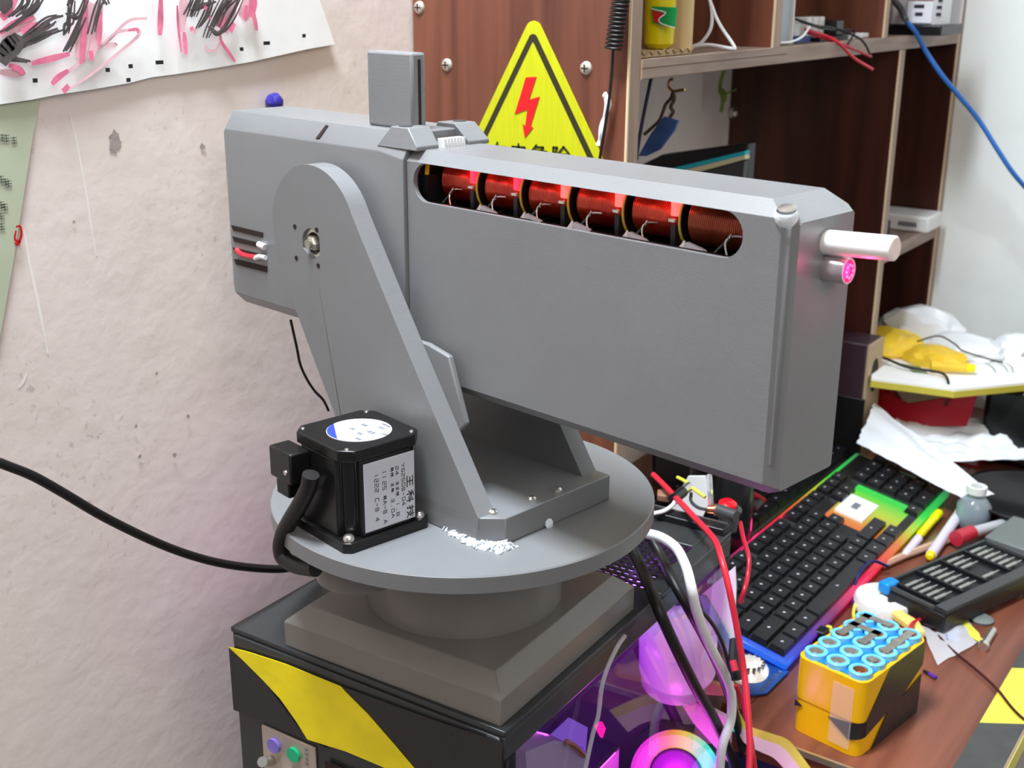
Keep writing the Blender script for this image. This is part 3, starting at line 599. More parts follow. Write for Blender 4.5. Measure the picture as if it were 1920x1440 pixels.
def device():
    t = thing('labelled_device', 'clear boxed device with white printed labels at the right end of the upper shelf', 'device')
    X0, X1 = -.58, -.512
    P = [(-0.5140,1.5300,-0.0515),(-0.4492,1.5300,-0.0475)]
    x0, x1 = P[0][0], P[1][0]
    one('tray', 'black', BOX((x0, 1.53, -.0545), (x1, 1.62, -.042)), t, bevel=.002)
    one('inner_pack', 'label_white', BOX((x0+.003, 1.533, -.042), (x1-.014, 1.61, -.006)), t)
    one('clear_cover', 'film', BOX((x0+.001, 1.531, -.042), (x1-.001, 1.615, .004)), t)
    one('red_label', mat('red_label', (176,80,80), .4), BOX((x0+.024, 1.5290, -.014), (x0+.052, 1.5300, -.003)), t)
    one('white_label', 'label_white', BOX((x0+.022, 1.5286, -.040), (x0+.052, 1.5296, -.015)), t)
    def tx(bm):
        for k, (dx, dz, w_) in enumerate(((.030,-.021,.012), (.032,-.030,.009), (.057,-.030,.006), (.057,-.022,.006), (.058,-.014,.005))):
            bx(bm, (x0+dx, 1.5280, dz-.002), (x0+dx+w_, 1.5285, dz+.002))
    one('printed_text', 'text_dark', tx, t)
device()
def ethernet():
    t = thing('network_cable', 'blue network cable running from the upper shelf down across the back wall', 'cable')
    P = [(-0.5000,1.5309,-0.0251),(-0.4870,1.5152,-0.0382),(-0.4780,1.5278,-0.0518),(-0.4700,1.5446,-0.0727),(-0.4500,1.5530,-0.1006),(-0.4300,1.5727,-0.1276),(-0.4100,1.5944,-0.1558),(-0.3850,1.6015,-0.1907),(-0.3650,1.6135,-0.2201),(-0.3450,1.6394,-0.2483)]
    one('sheath', 'blue_cable', lambda bm: tube(bm, P, .0030, 10), t)
    P2 = [(-0.5000,1.4917,-0.0114),(-0.4970,1.5041,-0.0187),(-0.4920,1.5064,-0.0247),(-0.4840,1.5015,-0.0367)]
    one('plug_boot', 'dark_grey', lambda bm: tube(bm, P2, .004, 8), t)
ethernet()
def hanging():
    t = thing('key_tag', 'blue plastic tag hanging on brown cord from a hook under the upper shelf', 'tag')
    one('hook', 'brass', lambda bm: tube(bm, [(-0.5261,1.0000,-0.0784),(-0.5297,1.0000,-0.0809),(-0.5300,1.0000,-0.0860),(-0.5255,1.0000,-0.0895),(-0.5202,1.0000,-0.0888),(-0.5138,1.0000,-0.0875)], .0014, 8), t)
    one('cord', mat('brown_cord', (84,66,54), .8), lambda bm: (tube(bm, [(-0.5255,1.0000,-0.0900),(-0.5273,1.0000,-0.0957),(-0.5324,1.0000,-0.1016),(-0.5348,1.0000,-0.1084),(-0.5383,1.0000,-0.1163),(-0.5457,1.0000,-0.1234),(-0.5532,1.0000,-0.1298)], .0016, 8), tube(bm, [(-0.5228,0.9950,-0.0895),(-0.5214,0.9950,-0.0960),(-0.5243,0.9950,-0.1027),(-0.5219,0.9950,-0.1073),(-0.5249,0.9950,-0.1121)], .0018, 8)), t)
    bm = bmesh.new(); plate(bm, [(x, .992, z) for x, y, z in [(-0.5276,0.9920,-0.1111),(-0.5130,0.9920,-0.1140),(-0.5163,0.9920,-0.1226),(-0.5305,0.9920,-0.1408),(-0.5440,0.9920,-0.1477),(-0.5523,0.9920,-0.1483),(-0.5410,0.9920,-0.1282)]], (0, -1, 0), .004)
    obj('tag_body', bm, 'lanyard_blue', t, bevel=.0008)
    tag(one('cord', mat('navy_cord', (44,40,76), .6), lambda bm: tube(bm, [(-0.5099,0.9300,-0.0734),(-0.5128,0.9300,-0.0885),(-0.5161,0.9300,-0.1064),(-0.5198,0.9300,-0.1292),(-0.5213,0.9300,-0.1430)], .0016, 8)), 'dark blue cord hanging straight beside the end panel under the shelf', 'cord')
    tag(one('twig', 'green_leaf', lambda bm: (tube(bm, [(-0.6765,1.4200,-0.0985),(-0.6801,1.4200,-0.1102),(-0.6807,1.4200,-0.1231),(-0.6757,1.4200,-0.1326),(-0.6766,1.4200,-0.1424),(-0.6776,1.4200,-0.1490)], .0022, 6), tube(bm, [(-0.6759,1.4200,-0.1307),(-0.6690,1.4200,-0.1251),(-0.6592,1.4200,-0.1208)], .0013, 6), tube(bm, [(-0.6808,1.4200,-0.1218),(-0.6746,1.4200,-0.1280),(-0.6755,1.4200,-0.1358)], .0035, 6))), 'small green-yellow twig against the wall behind the hanging tag', 'twig')
hanging()
def pads():
    t = thing('black_tray', 'black file tray standing upright under the shelf with cyan and cream pads in it', 'tray')
    # long tray leaning in the middle compartment
    a = [(-0.5492,1.2200,-0.1550),(-0.5458,1.2200,-0.2019),(-0.6848,1.2200,-0.2149),(-0.6860,1.2200,-0.1866)]
    one('tray_back', 'black', lambda bm: plate(bm, [(q[0], 1.24, q[2]) for q in [(-0.5567,1.2400,-0.1609)]+[(-.5560,0,DZ),(-.6560,0,DZ)]+[(-0.6899,1.2400,-0.1964),(-0.6628,1.2400,-0.1820)]], (0, 1, 0), .02), t, bevel=.002)
    one('cyan_pad', 'cyan', lambda bm: plate(bm, [(q[0], 1.225, q[2]) for q in [(-0.5537,1.2250,-0.1677),(-0.5540,1.2250,-0.1723),(-0.6437,1.2250,-0.1997),(-0.6472,1.2250,-0.1958)]], (0, 1, 0), .012), t)
    one('cream_pad', 'cream', lambda bm: plate(bm, [(q[0], 1.220, q[2]) for q in [(-0.5517,1.2200,-0.1716),(-0.5508,1.2200,-0.1760),(-0.6178,1.2200,-0.1986),(-0.6364,1.2200,-0.1979)]], (0, 1, 0), .012), t)
    one('tray_front', 'dark_grey', lambda bm: plate(bm, [(q[0], 1.214, q[2]) for q in [(-0.5486,1.2140,-0.1764)]+[(-.5560,0,DZ),(-.6400,0,DZ)]+[(-0.6332,1.2140,-0.1981),(-0.6147,1.2140,-0.1988)]], (0, 1, 0), .010), t, bevel=.001)
pads()
def router():
    t = thing('router', 'slim white router lying on the short lower shelf', 'router')
    one('body', 'white_plastic', BOX((-.620, 1.655, -.3160), (-.4745, 1.72, -.2945)), t, bevel=.003)
    one('port', 'text_mid', lambda bm: (bx(bm, (-.560, 1.6540, -.308), (-.535, 1.6550, -.302)), bx(bm, (-.515, 1.6540, -.309), (-.490, 1.6550, -.303))), t)
    one('button', 'black', lambda bm: cyl(bm, (-.5925, 1.6555, -.303), (-.5925, 1.6540, -.303), .003, seg=12), t)
    tag(one('power_brick', 'dark_grey', BOX((-.575, 1.585, -.3165), (-.515, 1.625, -.297)), bevel=.003), 'small dark power brick in front of the white router', 'adapter')
router()

# ================================================================== desk
def desk():
    t = thing('desk', 'reddish brown laminate desk with its worn hazard-taped edge', 'desk')
    one('desk_top', 'desk', BOX((-.345, .811, DZ-.025), (-.1490, YB-.002, DZ)), t, bevel=.0008)
    one('desk_top', 'desk', BOX((XW+.002, .835, DZ-.025), (-.3452, YB-.002, DZ)), t)
    one('edge_trim', 'desk_edge', BOX((-.1488, .811, DZ-.025), (-.1455, YB-.002, DZ)), t)
    one('edge_trim', 'steel', BOX((-.345, .8085, DZ-.005), (-.1455, .8108, DZ+.0004)), t, label='thin bright metal edge trim')
    for (x, y) in ((-.16, .84), (-.16, 1.7), (-.66, 1.7), (-.42, .86)):
        one('leg', 'stool', BOX((x-.02, y-.02, -ZUP), (x+.02, y+.02, DZ-.0255)), t, bevel=.002)
    one('drawer_front', 'navy', BOX((-.343, .813, -.80), (-.150, .83, DZ-.0255)), t, label='dark blue front panel under the desk top')
    # hazard tape along the right edge
    z = DZ+.0004
    X0, X1 = -.1795, -.1480
    def seg(y0, y1, col):
        sl = .020
        P = [(X0, y0, z), (X1, y0+sl, z), (X1, y1+sl, z), (X0, y1, z)]
        bm = bmesh.new(); plate(bm, P, (0, 0, 1), .0004); obj('hazard_tape', bm, col, t)
    ys = [.80+.0], 0
    cuts = [(.815,.868,'tape_pale'),(.868,.9345,'tape_dark'),(.9345,1.030,'tape_pale'),(1.030,1.115,'tape_dark'),(1.115,1.21,'tape_pale'),(1.21,1.30,'tape_dark')]
    cuts = [(.792,.8165,'tape_pale'),(.8165,.9300,'tape_dark'),(.9300,1.034,'tape_pale'),(1.034,1.13,'tape_dark'),(1.13,1.23,'tape_pale'),(1.23,1.33,'tape_dark')]
    for a, b, c_ in cuts: seg(max(a, .812), b, c_)
    one('hazard_tape', 'tape_pale', BOX((-.1454, .811, DZ-.018), (-.1449, 1.4, DZ+.0004)), t)
desk()
def curled_tape():
    t = thing('tape_strip', 'crumpled yellow and white tape strip hanging from the desk corner by the computer', 'tape')
    P = [(-0.3401,0.8035,-0.5466),(-0.3354,0.8030,-0.5575),(-0.3269,0.8020,-0.5646),(-0.3100,0.8010,-0.5639),(-0.2934,0.8000,-0.5631),(-0.2832,0.7980,-0.5686),(-0.2707,0.7950,-0.5773),(-0.2578,0.7920,-0.5871)]
    Q = [(-0.3408,0.8035,-0.5633),(-0.3362,0.8030,-0.5728),(-0.3295,0.8020,-0.5816),(-0.3158,0.8010,-0.5836),(-0.3035,0.8000,-0.5839),(-0.2932,0.7980,-0.5885),(-0.2843,0.7950,-0.5939),(-0.2761,0.7920,-0.6024)]
    def rib(bm, A, B):
        A = smooth_path(A, 5); B = smooth_path(B, 5)
        va = [bm.verts.new(p) for p in A]; vb = [bm.verts.new(p) for p in B]
        for i in range(len(va)-1): bm.faces.new((va[i], va[i+1], vb[i+1], vb[i]))
    mid = [tuple((Vector(a)*.62+Vector(b)*.38)) for a, b in zip(P, Q)]
    a = one('yellow_edge', 'tape_pale', lambda bm: rib(bm, P, mid), t); q_ = a.modifiers.new('solid', 'SOLIDIFY'); q_.thickness = .0006; q_.use_rim = False
    b = one('white_side', mat('tape_backing', (224,204,196), .4), lambda bm: rib(bm, mid, Q), t); q_ = b.modifiers.new('solid', 'SOLIDIFY'); q_.thickness = .0006; q_.use_rim = False
curled_tape()

# ================================================================== computer case
CA = rad(2)
CT = Matrix.Translation((-.345, .4875, 0)) @ Matrix.Rotation(CA, 4, 'Z')   # local: x -> left is negative, y -> away
CT0 = -.405
W_, L_ = .218, .322
def case():
    t = thing('computer_case', 'black computer case with a glass side and hazard tape standing under the grey turret', 'computer')
    def P(name, m, lo, hi, par=t, **k):
        return one(name, m, lambda bm: bx(bm, lo, hi, CT), par, **k)
    zb = -.86
    # top panel: solid front, ribs around the vent at the far end
    top = one('top_panel', 'black_metal', lambda bm: (bx(bm, (-W_, 0, CT0-.004), (0, .20, CT0), CT), bx(bm, (-W_, .20, CT0-.004), (-W_+.018, L_, CT0), CT), bx(bm, (-.014, .20, CT0-.004), (0, L_, CT0), CT), bx(bm, (-W_+.018, L_-.04, CT0-.004), (-.014, L_, CT0), CT)), t, bevel=.0008)
    P('vent_bezel', 'black', (-W_+.01, L_-.012, CT0), (-.002, L_, CT0+.006), top, bevel=.001)
    P('bezel_trim', 'steel', (-W_+.02, L_-.001, CT0+.006), (-.004, L_+.0005, CT0+.0068), top)
    # perforated mesh
    bm = bmesh.new()
    x0, x1, y0, y1 = -W_+.018, -.014, .20, L_-.04
    nx, ny = 30, 13; z = CT0-.0012
    gx = (x1-x0)/nx; gy = (y1-y0)/ny
    for j in range(ny+1): bx(bm, (x0, y0+j*gy-.0014, z-.0006), (x1, y0+j*gy+.0014, z+.0006), CT)
    for i in range(nx+1): bx(bm, (x0+i*gx-.0014, y0, z-.0007), (x0+i*gx+.0014, y1, z+.0005), CT)
    o = obj('vent_mesh', bm, 'black', top); o['kind'] = 'stuff'
    P('added_diffuser', 'frost', (x0+.02, y0+.002, CT0-.016), (x1-.003, y1-.03, CT0-.015), t)  # pale plate added to catch violet light under the mesh
    P('left_panel', 'black_metal', (-W_, 0.002, zb), (-W_+.002, L_, CT0-.0042))
    P('bottom_panel', 'black_metal', (-W_+.003, 0.003, zb), (0, L_, zb+.003))
    # rear panel built round the port plate
    rp = one('rear_panel', 'black_metal', lambda bm: bx(bm, (-W_+.0022, 0, zb+.003), (-.002, .002, CT0-.0042), CT), t)
    P('top_flange', 'black_metal', (-W_+.004, -.0016, CT0-.024), (-.003, 0, CT0-.0042), rp, bevel=.0006)
    P('corner_post', 'black_metal', (-.012, -.0022, zb+.003), (-.002, .0, CT0-.0045), rp, bevel=.001)
    P('recess_line', 'dark_grey', (-.20, -.0008, CT0-.0255), (-.016, -.0001, CT0-.0245), rp)
    for i, (x, z) in enumerate(((-.1955, -.419), (-.036, -.4185), (-.023, -.413))):
        one('screw', 'black', lambda bm: lathe(bm, (x, -.0016, z), (0, -1, 0), [(0,.0022),(.0012,.0019),(.0016,.001)], 12, CT), rp)
    # side: rails and glass
    P('top_rail', 'black_metal', (-.006, .0, CT0-.020), (0, L_, CT0-.0042), t, bevel=.001)
    P('rear_rail', 'black_metal', (-.004, .0022, zb+.003), (0, .012, CT0-.0205), t)
    P('front_rail', 'black', (-.006, L_-.008, zb+.003), (0, L_, CT0-.0205), t)
    P('side_glass', 'glass', (.0003, .004, zb+.003), (.0035, L_-.004, CT0-.019), t, label='tinted glass side panel')
    P('front_panel', 'black', (-W_+.003, L_-.006, zb+.003), (-.0062, L_, CT0-.0042), t)
    P('inner_wall', 'violet_light_tint', (-W_+.003, L_-.010, zb+.003), (-.0062, L_-.0062, CT0-.0205), t, label='inner front wall with purple light in its colour')
    # port plate
    io = P('port_plate', 'io_metal', (-.1935, -.0020, -.64), (-.146, .0, -.4705), t, bevel=.0008, label='metal plate of rear ports')
    Q = [(-0.5266,0.4825,-0.4816),(-0.5089,0.4825,-0.4819)]
    inv = CT.inverted()
    for q, m, lab in ((Q[0], 'ps2_purple', 'purple round port'), (Q[1], 'ps2_green', 'green round port')):
        l = inv @ Vector(q)
        o = one('round_port', m, lambda bm: cyl(bm, (l.x, -.0020, l.z), (l.x, -.0042, l.z), .0052, seg=24, mtx=CT), io, label=lab)
    one('plug_stub', 'steel', lambda bm: (cyl(bm, (-.186, -.002, -.496), (-.180, -.016, -.486), .0035, seg=12, mtx=CT), cyl(bm, (-.172, -.002, -.500), (-.170, -.012, -.494), .003, seg=12, mtx=CT)), io)
    one('plate_text', 'text_mid', lambda bm: [bx(bm, (-.1545, -.0023, -.486+i*.0035), (-.152, -.0021, -.484+i*.0035), CT) for i in range(4)], io)
    # hazard tape across the rear
    T0 = [(-0.5622,0.4805,-0.4186),(-0.5443,0.4805,-0.4164),(-0.5109,0.4805,-0.4143),(-0.4647,0.4805,-0.4147),(-0.4612,0.4805,-0.4172),(-0.4432,0.4805,-0.4271),(-0.4222,0.4805,-0.4417),(-0.4073,0.4805,-0.4526),(-0.4314,0.4805,-0.4608),(-0.4625,0.4805,-0.4611),(-0.4952,0.4805,-0.4647),(-0.5041,0.4805,-0.4545),(-0.5177,0.4805,-0.4421),(-0.5318,0.4805,-0.4336),(-0.5500,0.4805,-0.4240)]
    def tp(pts, name, m, lab, dy=-.0030):
        bm = bmesh.new(); L2 = [inv @ Vector(q) for q in pts]
        plate(bm, [CT @ Vector((l.x, dy, l.z)) for l in L2], CT.to_3x3() @ Vector((0, -1, 0)), .0005); obj(name, bm, m, t, label=lab)
    tp(T0, 'hazard_tape', 'tape_yellow', 'yellow band of the hazard tape', -.0032)
    tp([(-0.5622,0.4805,-0.4186),(-0.5500,0.4805,-0.4240),(-0.5318,0.4805,-0.4336),(-0.5177,0.4805,-0.4421),(-0.5041,0.4805,-0.4545),(-0.4952,0.4805,-0.4647),(-0.4764,0.4805,-0.4644),(-0.5047,0.4805,-0.4636),(-0.5444,0.4805,-0.4652),(-0.5621,0.4805,-0.4669)], 'hazard_tape', 'tape_black', 'black band of the tape hanging over the left edge', -.0030)
    tp([(-0.4647,0.4805,-0.4147),(-0.4612,0.4805,-0.4172),(-0.4432,0.4805,-0.4271),(-0.4222,0.4805,-0.4417),(-0.4073,0.4805,-0.4526),(-0.3459,0.4805,-0.4468),(-0.3441,0.4805,-0.4101),(-0.3965,0.4805,-0.4129)], 'hazard_tape', 'tape_black', 'black band of the tape at the right', -.0026)
    P('vent_slot', 'hole', (-.137, -.0024, -.50), (-.10, -.0021, -.476), t)
    P('expansion_cover', 'dark_grey', (-.130, -.0028, -.62), (-.02, -.0005, -.508), t)
    # insides seen through the glass
    one('graphics_card', 'gpu', lambda bm: bx(bm, (-.15, .03, -.60), (-.045, .235, -.565), CT), t, bevel=.003)
    one('graphics_card_highlight', 'steel', lambda bm: bx(bm, (-.0455, .04, -.5675), (-.0445, .225, -.5665), CT), t)  # bright strip painting the highlight along the card's edge
    P('motherboard', 'pcb_blue', (-W_+.006, .02, -.80), (-W_+.009, L_-.03, -.44), t)
    return t
CASE = case()
def case_inside():
    yb = .800
    # glowing ring fan low behind the glass
    C0 = Vector([(-0.3754,0.7750,-0.6156)][0])
    t = thing('ring_fan', 'rainbow glowing ring fan behind the glass side of the computer case', 'fan')
    ringm = gradient_emit('rainbow_ring', [(0,(60,120,255)),(1,(255,60,255)),(.25,(90,255,190)),(.45,(255,220,70)),(.62,(255,140,60)),(.8,(255,60,220))], C0.x+.036, C0.x-.036, 1.25, (50,30,60), 0)
    N_ = Vector((.35, -.85, .40)).normalized()
    one('glow_ring', ringm, lambda bm: lathe(bm, C0, N_, [(0,.036),(.010,.037),(.012,.034),(.009,.024),(.004,.022)], 40, close=False), t)
    one('hub', mat('magenta_hub', (120,30,130), .3, emit=(150,30,225), es=.45), lambda bm: lathe(bm, C0+N_*.003, N_, [(0,.021),(.004,.020),(.006,.012)], 28), t)
    one('frame', 'gpu', lambda bm: lathe(bm, C0-N_*.012, N_, [(0,.043),(.012,.043),(.012,.036),(0,.036)], 40, close=False), t)
    d = bpy.data.lights.new('ring_glow', 'POINT'); d.energy = .22; d.color = (1, .08, .9); d.shadow_soft_size = .02
    o = bpy.data.objects.new('ring_glow', d); COL.objects.link(o); o.location = C0+N_*.03
    d = bpy.data.lights.new('case_glow', 'POINT'); d.energy = .45; d.color = (.7, .08, .9); d.shadow_soft_size = .02
    o = bpy.data.objects.new('case_glow', d); COL.objects.link(o); o.location = (-.44, .66, -.50)
    d = bpy.data.lights.new('wall_glow', 'POINT'); d.energy = .035; d.color = (.85, .2, 1); d.shadow_soft_size = .01
    o = bpy.data.objects.new('wall_glow', d); COL.objects.link(o); o.location = (-.605, .60, -.435)
    d = bpy.data.lights.new('vent_glow', 'POINT'); d.energy = .035; d.color = (.55, .2, 1); d.shadow_soft_size = .01
    o = bpy.data.objects.new('vent_glow', d); COL.objects.link(o); o.location = (-.39, .715, -.4105)
    # frosted cup-like pump glowing pink
    a = [Vector(q) for q in [(-0.4119,0.7820,-0.5137),(-0.3893,0.7820,-0.4794),(-0.3546,0.7820,-0.4869),(-0.3687,0.7820,-0.5245)]]
    cen = (a[0]+a[1]+a[2]+a[3])/4
    t = thing('frosted_reservoir', 'frosted reservoir glowing pink and violet behind the glass, above the ring fan', 'reservoir')
    vio = gradient_emit('violet_glow', [(0,(110,60,255)),(1,(240,170,240)),(.3,(190,110,250)),(.55,(245,160,245))], cen.x-.034, cen.x+.03, .42, (210,190,220), 0)
    one('shell', vio, lambda bm: lathe(bm, cen+Vector((-.004, .004, -.027)), (0.1, -.25, 1), [(0,.026),(.006,.031),(.040,.031),(.048,.026),(.052,.015)], 28), t)
    one('cap', 'frost', lambda bm: lathe(bm, cen+Vector((-.006, .006, -.036)), (0.1, -.25, 1), [(0,.028),(.009,.028)], 28), t)
    t = tag(one('reflection_strip', 'tan_reflection', lambda bm: (prism(bm, [(-0.4102,0.7900,-0.5384),(-0.3991,0.7900,-0.5314),(-0.3581,0.7900,-0.5306),(-0.3405,0.7900,-0.5290),(-0.3400,0.7900,-0.5366),(-0.3574,0.7900,-0.5421),(-0.4008,0.7900,-0.5471)], (0, .006, 0))), bevel=.001), 'tan strip standing in for a glass reflection below the frosted reservoir', 'strip')  # added strip painting a reflection in the glass, no part of the case
    t = tag(one('inner_bracket', mat('pale_bracket', (206,170,190), .45), lambda bm: prism(bm, [(-0.3873,0.7880,-0.5501),(-0.3557,0.7880,-0.5533),(-0.3377,0.7880,-0.5562),(-0.3360,0.7880,-0.5955),(-0.3490,0.7880,-0.5856),(-0.3690,0.7880,-0.5714)], (0, .005, 0))), 'pale pinkish bracket inside the case right of the ring fan', 'bracket')
    t = tag(one('card_sheet', 'paper', lambda bm: prism(bm, [(-0.3716,0.7930,-0.4578),(-0.3445,0.7930,-0.4246),(-0.3424,0.7930,-0.4413),(-0.3407,0.7930,-0.5065),(-0.3464,0.7930,-0.5037),(-0.3594,0.7930,-0.4747)], (0, .0015, 0))), 'white sheet standing inside the case at the far end of the glass', 'sheet')
    t = tag(one('ribbon_sheet', mat('blue_print', (60,110,180), .4, col2=(170,190,220), vscale=60), lambda bm: prism(bm, [(-0.3727,0.7915,-0.4575),(-0.3672,0.7915,-0.4567),(-0.3452,0.7915,-0.4835),(-0.3400,0.7915,-0.5055),(-0.3402,0.7915,-0.5161),(-0.3518,0.7915,-0.4952),(-0.3642,0.7915,-0.4755)], (0, .001, 0))), 'blue printed edge of the white sheet behind the glass', 'sheet')
    t = thing('acrylic_block', 'clear acrylic block with a gold clip low against the case glass', 'block')
    P = [(-0.3600,0.5309,-0.4488),(-0.3600,0.5642,-0.4590),(-0.3600,0.6008,-0.4845),(-0.3600,0.6058,-0.5169),(-0.3600,0.5342,-0.4741)]
    one('block', 'bag_clear', lambda bm: prism(bm, P, (-.02, 0, 0)), t)
    one('gold_clip', 'brass', lambda bm: tube(bm, [(-0.3580,0.5752,-0.4656),(-0.3580,0.5873,-0.4768),(-0.3580,0.5971,-0.4882)], .0022, 8), t)
    tag(one('violet_label', mat('violet_label', (150,110,220), .5, emit=(150,100,240), es=.45), lambda bm: prism(bm, [(-0.3600,0.5603,-0.4529),(-0.3600,0.5817,-0.4518),(-0.3600,0.6050,-0.4718),(-0.3600,0.6032,-0.4908)], (-.001, 0, 0))), 'violet label made to glow just behind the case glass', 'label')  # emission paints the case light onto the label, which is no lamp
    tag(one('indicator_light', mat('magenta_led', (255,40,170), .3, emit=(255,20,160), es=1.5), lambda bm: prism(bm, [(-0.3580,0.6128,-0.4745),(-0.3580,0.6212,-0.4757),(-0.3580,0.6259,-0.4833),(-0.3580,0.6219,-0.4888)], (-.002, 0, 0))), 'small magenta indicator behind the case glass beside the clear tube', 'light')
case_inside()
def stool():
    t = thing('low_stool', 'plain wooden stool carrying the computer case', 'stool')
    one('seat', 'stool', BOX((-.60, .46, -.89), (-.32, .80, -.8605)), t, bevel=.003)
    for x in (-.58, -.34):
        for y in (.48, .78):
            one('leg', 'stool', BOX((x-.018, y-.018, -ZUP), (x+.018, y+.018, -.8905)), t)
stool()

# ================================================================== the turret
TH = rad(-9.3); CX, CY = -.4363, .5699
TM = Matrix.Translation((CX, CY, 0)) @ Matrix.Rotation(TH, 4, 'Z')
def turret():
    t = thing('coil_gun_turret', 'grey 3D-printed coil gun turret with red coils on a round turntable', 'turret')
    t2c = CT
    # square frame base (aligned to the case)
    BA = rad(2.4); BM = Matrix.Translation((CX, CY, 0)) @ Matrix.Rotation(BA, 4, 'Z')
    h = .083; hi = .0718; z0, z1, z2 = CT0, CT0+.0175, CT0+.0275
    def base(bm):
        def ring(r, z): return [bm.verts.new(BM @ Vector((sx*r, sy*r, z))) for sx, sy in ((-1,-1), (1,-1), (1,1), (-1,1))]
        a = ring(h, z0); b = ring(h, z1); c = ring(hi, z2)
        bm.faces.new(a[::-1]); bm.faces.new(c)
        for p_, q_ in ((a, b), (b, c)):
            for i in range(4): bm.faces.new((p_[i], p_[(i+1) % 4], q_[(i+1) % 4], q_[i]))
    bs = one('base_frame', 'pla_dark', base, t, bevel=.0006)
    C3 = Vector((CX, CY, 0))
    one('pedestal', 'pla_dark', lambda bm: lathe(bm, C3+Vector((0, 0, z2+.0001)), (0, 0, 1), [(0,.0640),(-.3174-z2,.0660)], 96), t)
    one('turntable', 'pla', lambda bm: lathe(bm, C3+Vector((0, 0, -.3172)), (0, 0, 1), [(0,.1200),(.0008,.1213),(.0104,.1213),(.0112,.1205)], 160), t, label='round grey turntable disc')
    ZT = -.306
    one('gear_cover', 'pla_dark', lambda bm: lathe(bm, TM @ Vector((-.007, -.0800, -.3400)), (0, 0, 1), [(0,.0262),(.0226,.0268)], 64), t)
    # yoke: base block
    by = one('yoke_base', 'pla', lambda bm: prism(bm, [(-.055,-.050,ZT), (.0640,-.050,ZT), (.0760,-.0385,ZT), (.0760,.054,ZT), (-.055,.054,ZT)], (0, 0, .0165), TM), t, bevel=.0007)
    for (x, y, z) in [(0.0657,-0.0384,-0.2895),(0.0681,-0.0088,-0.2895),(0.0696,0.0121,-0.2895)]:
        s = one('screw', 'steel', lambda bm: lathe(bm, (x, y, ZT+.0166), (0, 0, 1), [(0,.0030),(.0012,.0028),(.0022,.0016)], 16, TM), by)
    # yoke arms
    def arm_outline():
        R = .0425; cx, cz = -.0800, -.1460; out = []
        for k in range(25):
            a = PI*.97-(PI*.97-rad(24))*k/24; out.append((cx+R*math.cos(a), cz+R*math.sin(a)))
        out += [(.0015,-.195), (.0650,-.2895), (.0650,ZT+.010), (-.052,ZT+.010), (-.052,-.2895), (-.0640,-.262), (-.0880,-.222), (-.1190,-.168)]
        return out
    def arm(n0, n1, nm, lab):
        bm = bmesh.new(); O = arm_outline(); hole = (-.0820, -.1520, .0095)
        # side faces with a round hole: ring of quads from the outline to the hole
        seg = len(O); prm = []
        for k, (x, z) in enumerate(O):
            a = math.atan2(z-hole[1], x-hole[0]); prm.append((hole[0]+hole[2]*math.cos(a), hole[1]+hole[2]*math.sin(a)))
        V = {}
        for y in (n0, n1):
            V[y] = ([bm.verts.new(TM @ Vector((x, y, z))) for x, z in O], [bm.verts.new(TM @ Vector((x, y, z))) for x, z in prm])
        for i in range(seg):
            j = (i+1) % seg
            for y in (n0, n1): bm.faces.new((V[y][0][i], V[y][0][j], V[y][1][j], V[y][1][i]))
            bm.faces.new((V[n0][0][i], V[n0][0][j], V[n1][0][j], V[n1][0][i])); bm.faces.new((V[n0][1][i], V[n0][1][j], V[n1][1][j], V[n1][1][i]))
        return obj(nm, bm, 'pla', t, label=lab, autosm=25)
    a1 = arm(-.050, -.0368, 'yoke_arm', 'near teardrop support arm')
    a2 = arm(.0400, .0530, 'yoke_arm', 'far support arm')
    for (x, y, z) in [(-0.0983,-0.0500,-0.1436),(-0.0758,-0.0500,-0.1425),(-0.0983,-0.0500,-0.1635),(-0.0758,-0.0500,-0.1647)]:
        one('screw_hole', 'hole', lambda bm: cyl(bm, (x, -.0498, z), (x, -.0503, z), .0016, seg=12, mtx=TM), a1)
    pv = [(-0.0869,-0.0500,-0.1530)][0]
    one('pivot_ring', 'steel', lambda bm: lathe(bm, (-.0820, -.0375, -.1520), (0, -1, 0), [(0,.0092),(.0105,.0092),(.0105,.0070),(0,.0068)], 28, TM, close=False), a1)
    one('pivot_bolt', 'nickel', lambda bm: (lathe(bm, (-.0830, -.034, -.1520), (0, -1, 0), [(0,.0050),(.0150,.0050),(.0165,.0036)], 6, TM), cyl(bm, (-.0830, -.050, -.1520), (-.0830, -.0525, -.1520), .0028, seg=16, mtx=TM)), a1)
    # inner rib between arm and housing
    one('yoke_rib', 'pla', lambda bm: prism(bm, [(.0080,-.0366,-.2000),(.0270,-.0366,-.2040),(.0410,-.0366,-.2420),(.0270,-.0366,-.2560),(-.0250,-.0366,-.2300),(-.0200,-.0366,-.2000)], (0, .004, 0), TM), t, bevel=.001)
    # ---- rear housing
    hw = .0285; ch = .0085
    def oct_section(x, hw, zt, zb, c):
        return [(x,-hw,zt-c), (x,-hw+c,zt), (x,hw-c,zt), (x,hw,zt-c), (x,hw,zb+c), (x,hw-c,zb), (x,-hw+c,zb), (x,-hw,zb+c)]
    def sec2(x, hw, zt, zb, cn, cz):
        return [(x,-hw,zt-cz), (x,-hw+cn,zt), (x,hw-cn,zt), (x,hw,zt-cz), (x,hw,zb+.008), (x,hw-.008,zb), (x,-hw+.008,zb), (x,-hw,zb+.008)]
    def loft(bm, secs):
        R = [[bm.verts.new(TM @ Vector(p)) for p in s] for s in secs]
        for a, b in zip(R, R[1:]):
            n_ = len(a)
            for i in range(n_): bm.faces.new((a[i], a[(i+1) % n_], b[(i+1) % n_], b[i]))
        bm.faces.new(R[0][::-1]); bm.faces.new(R[-1])
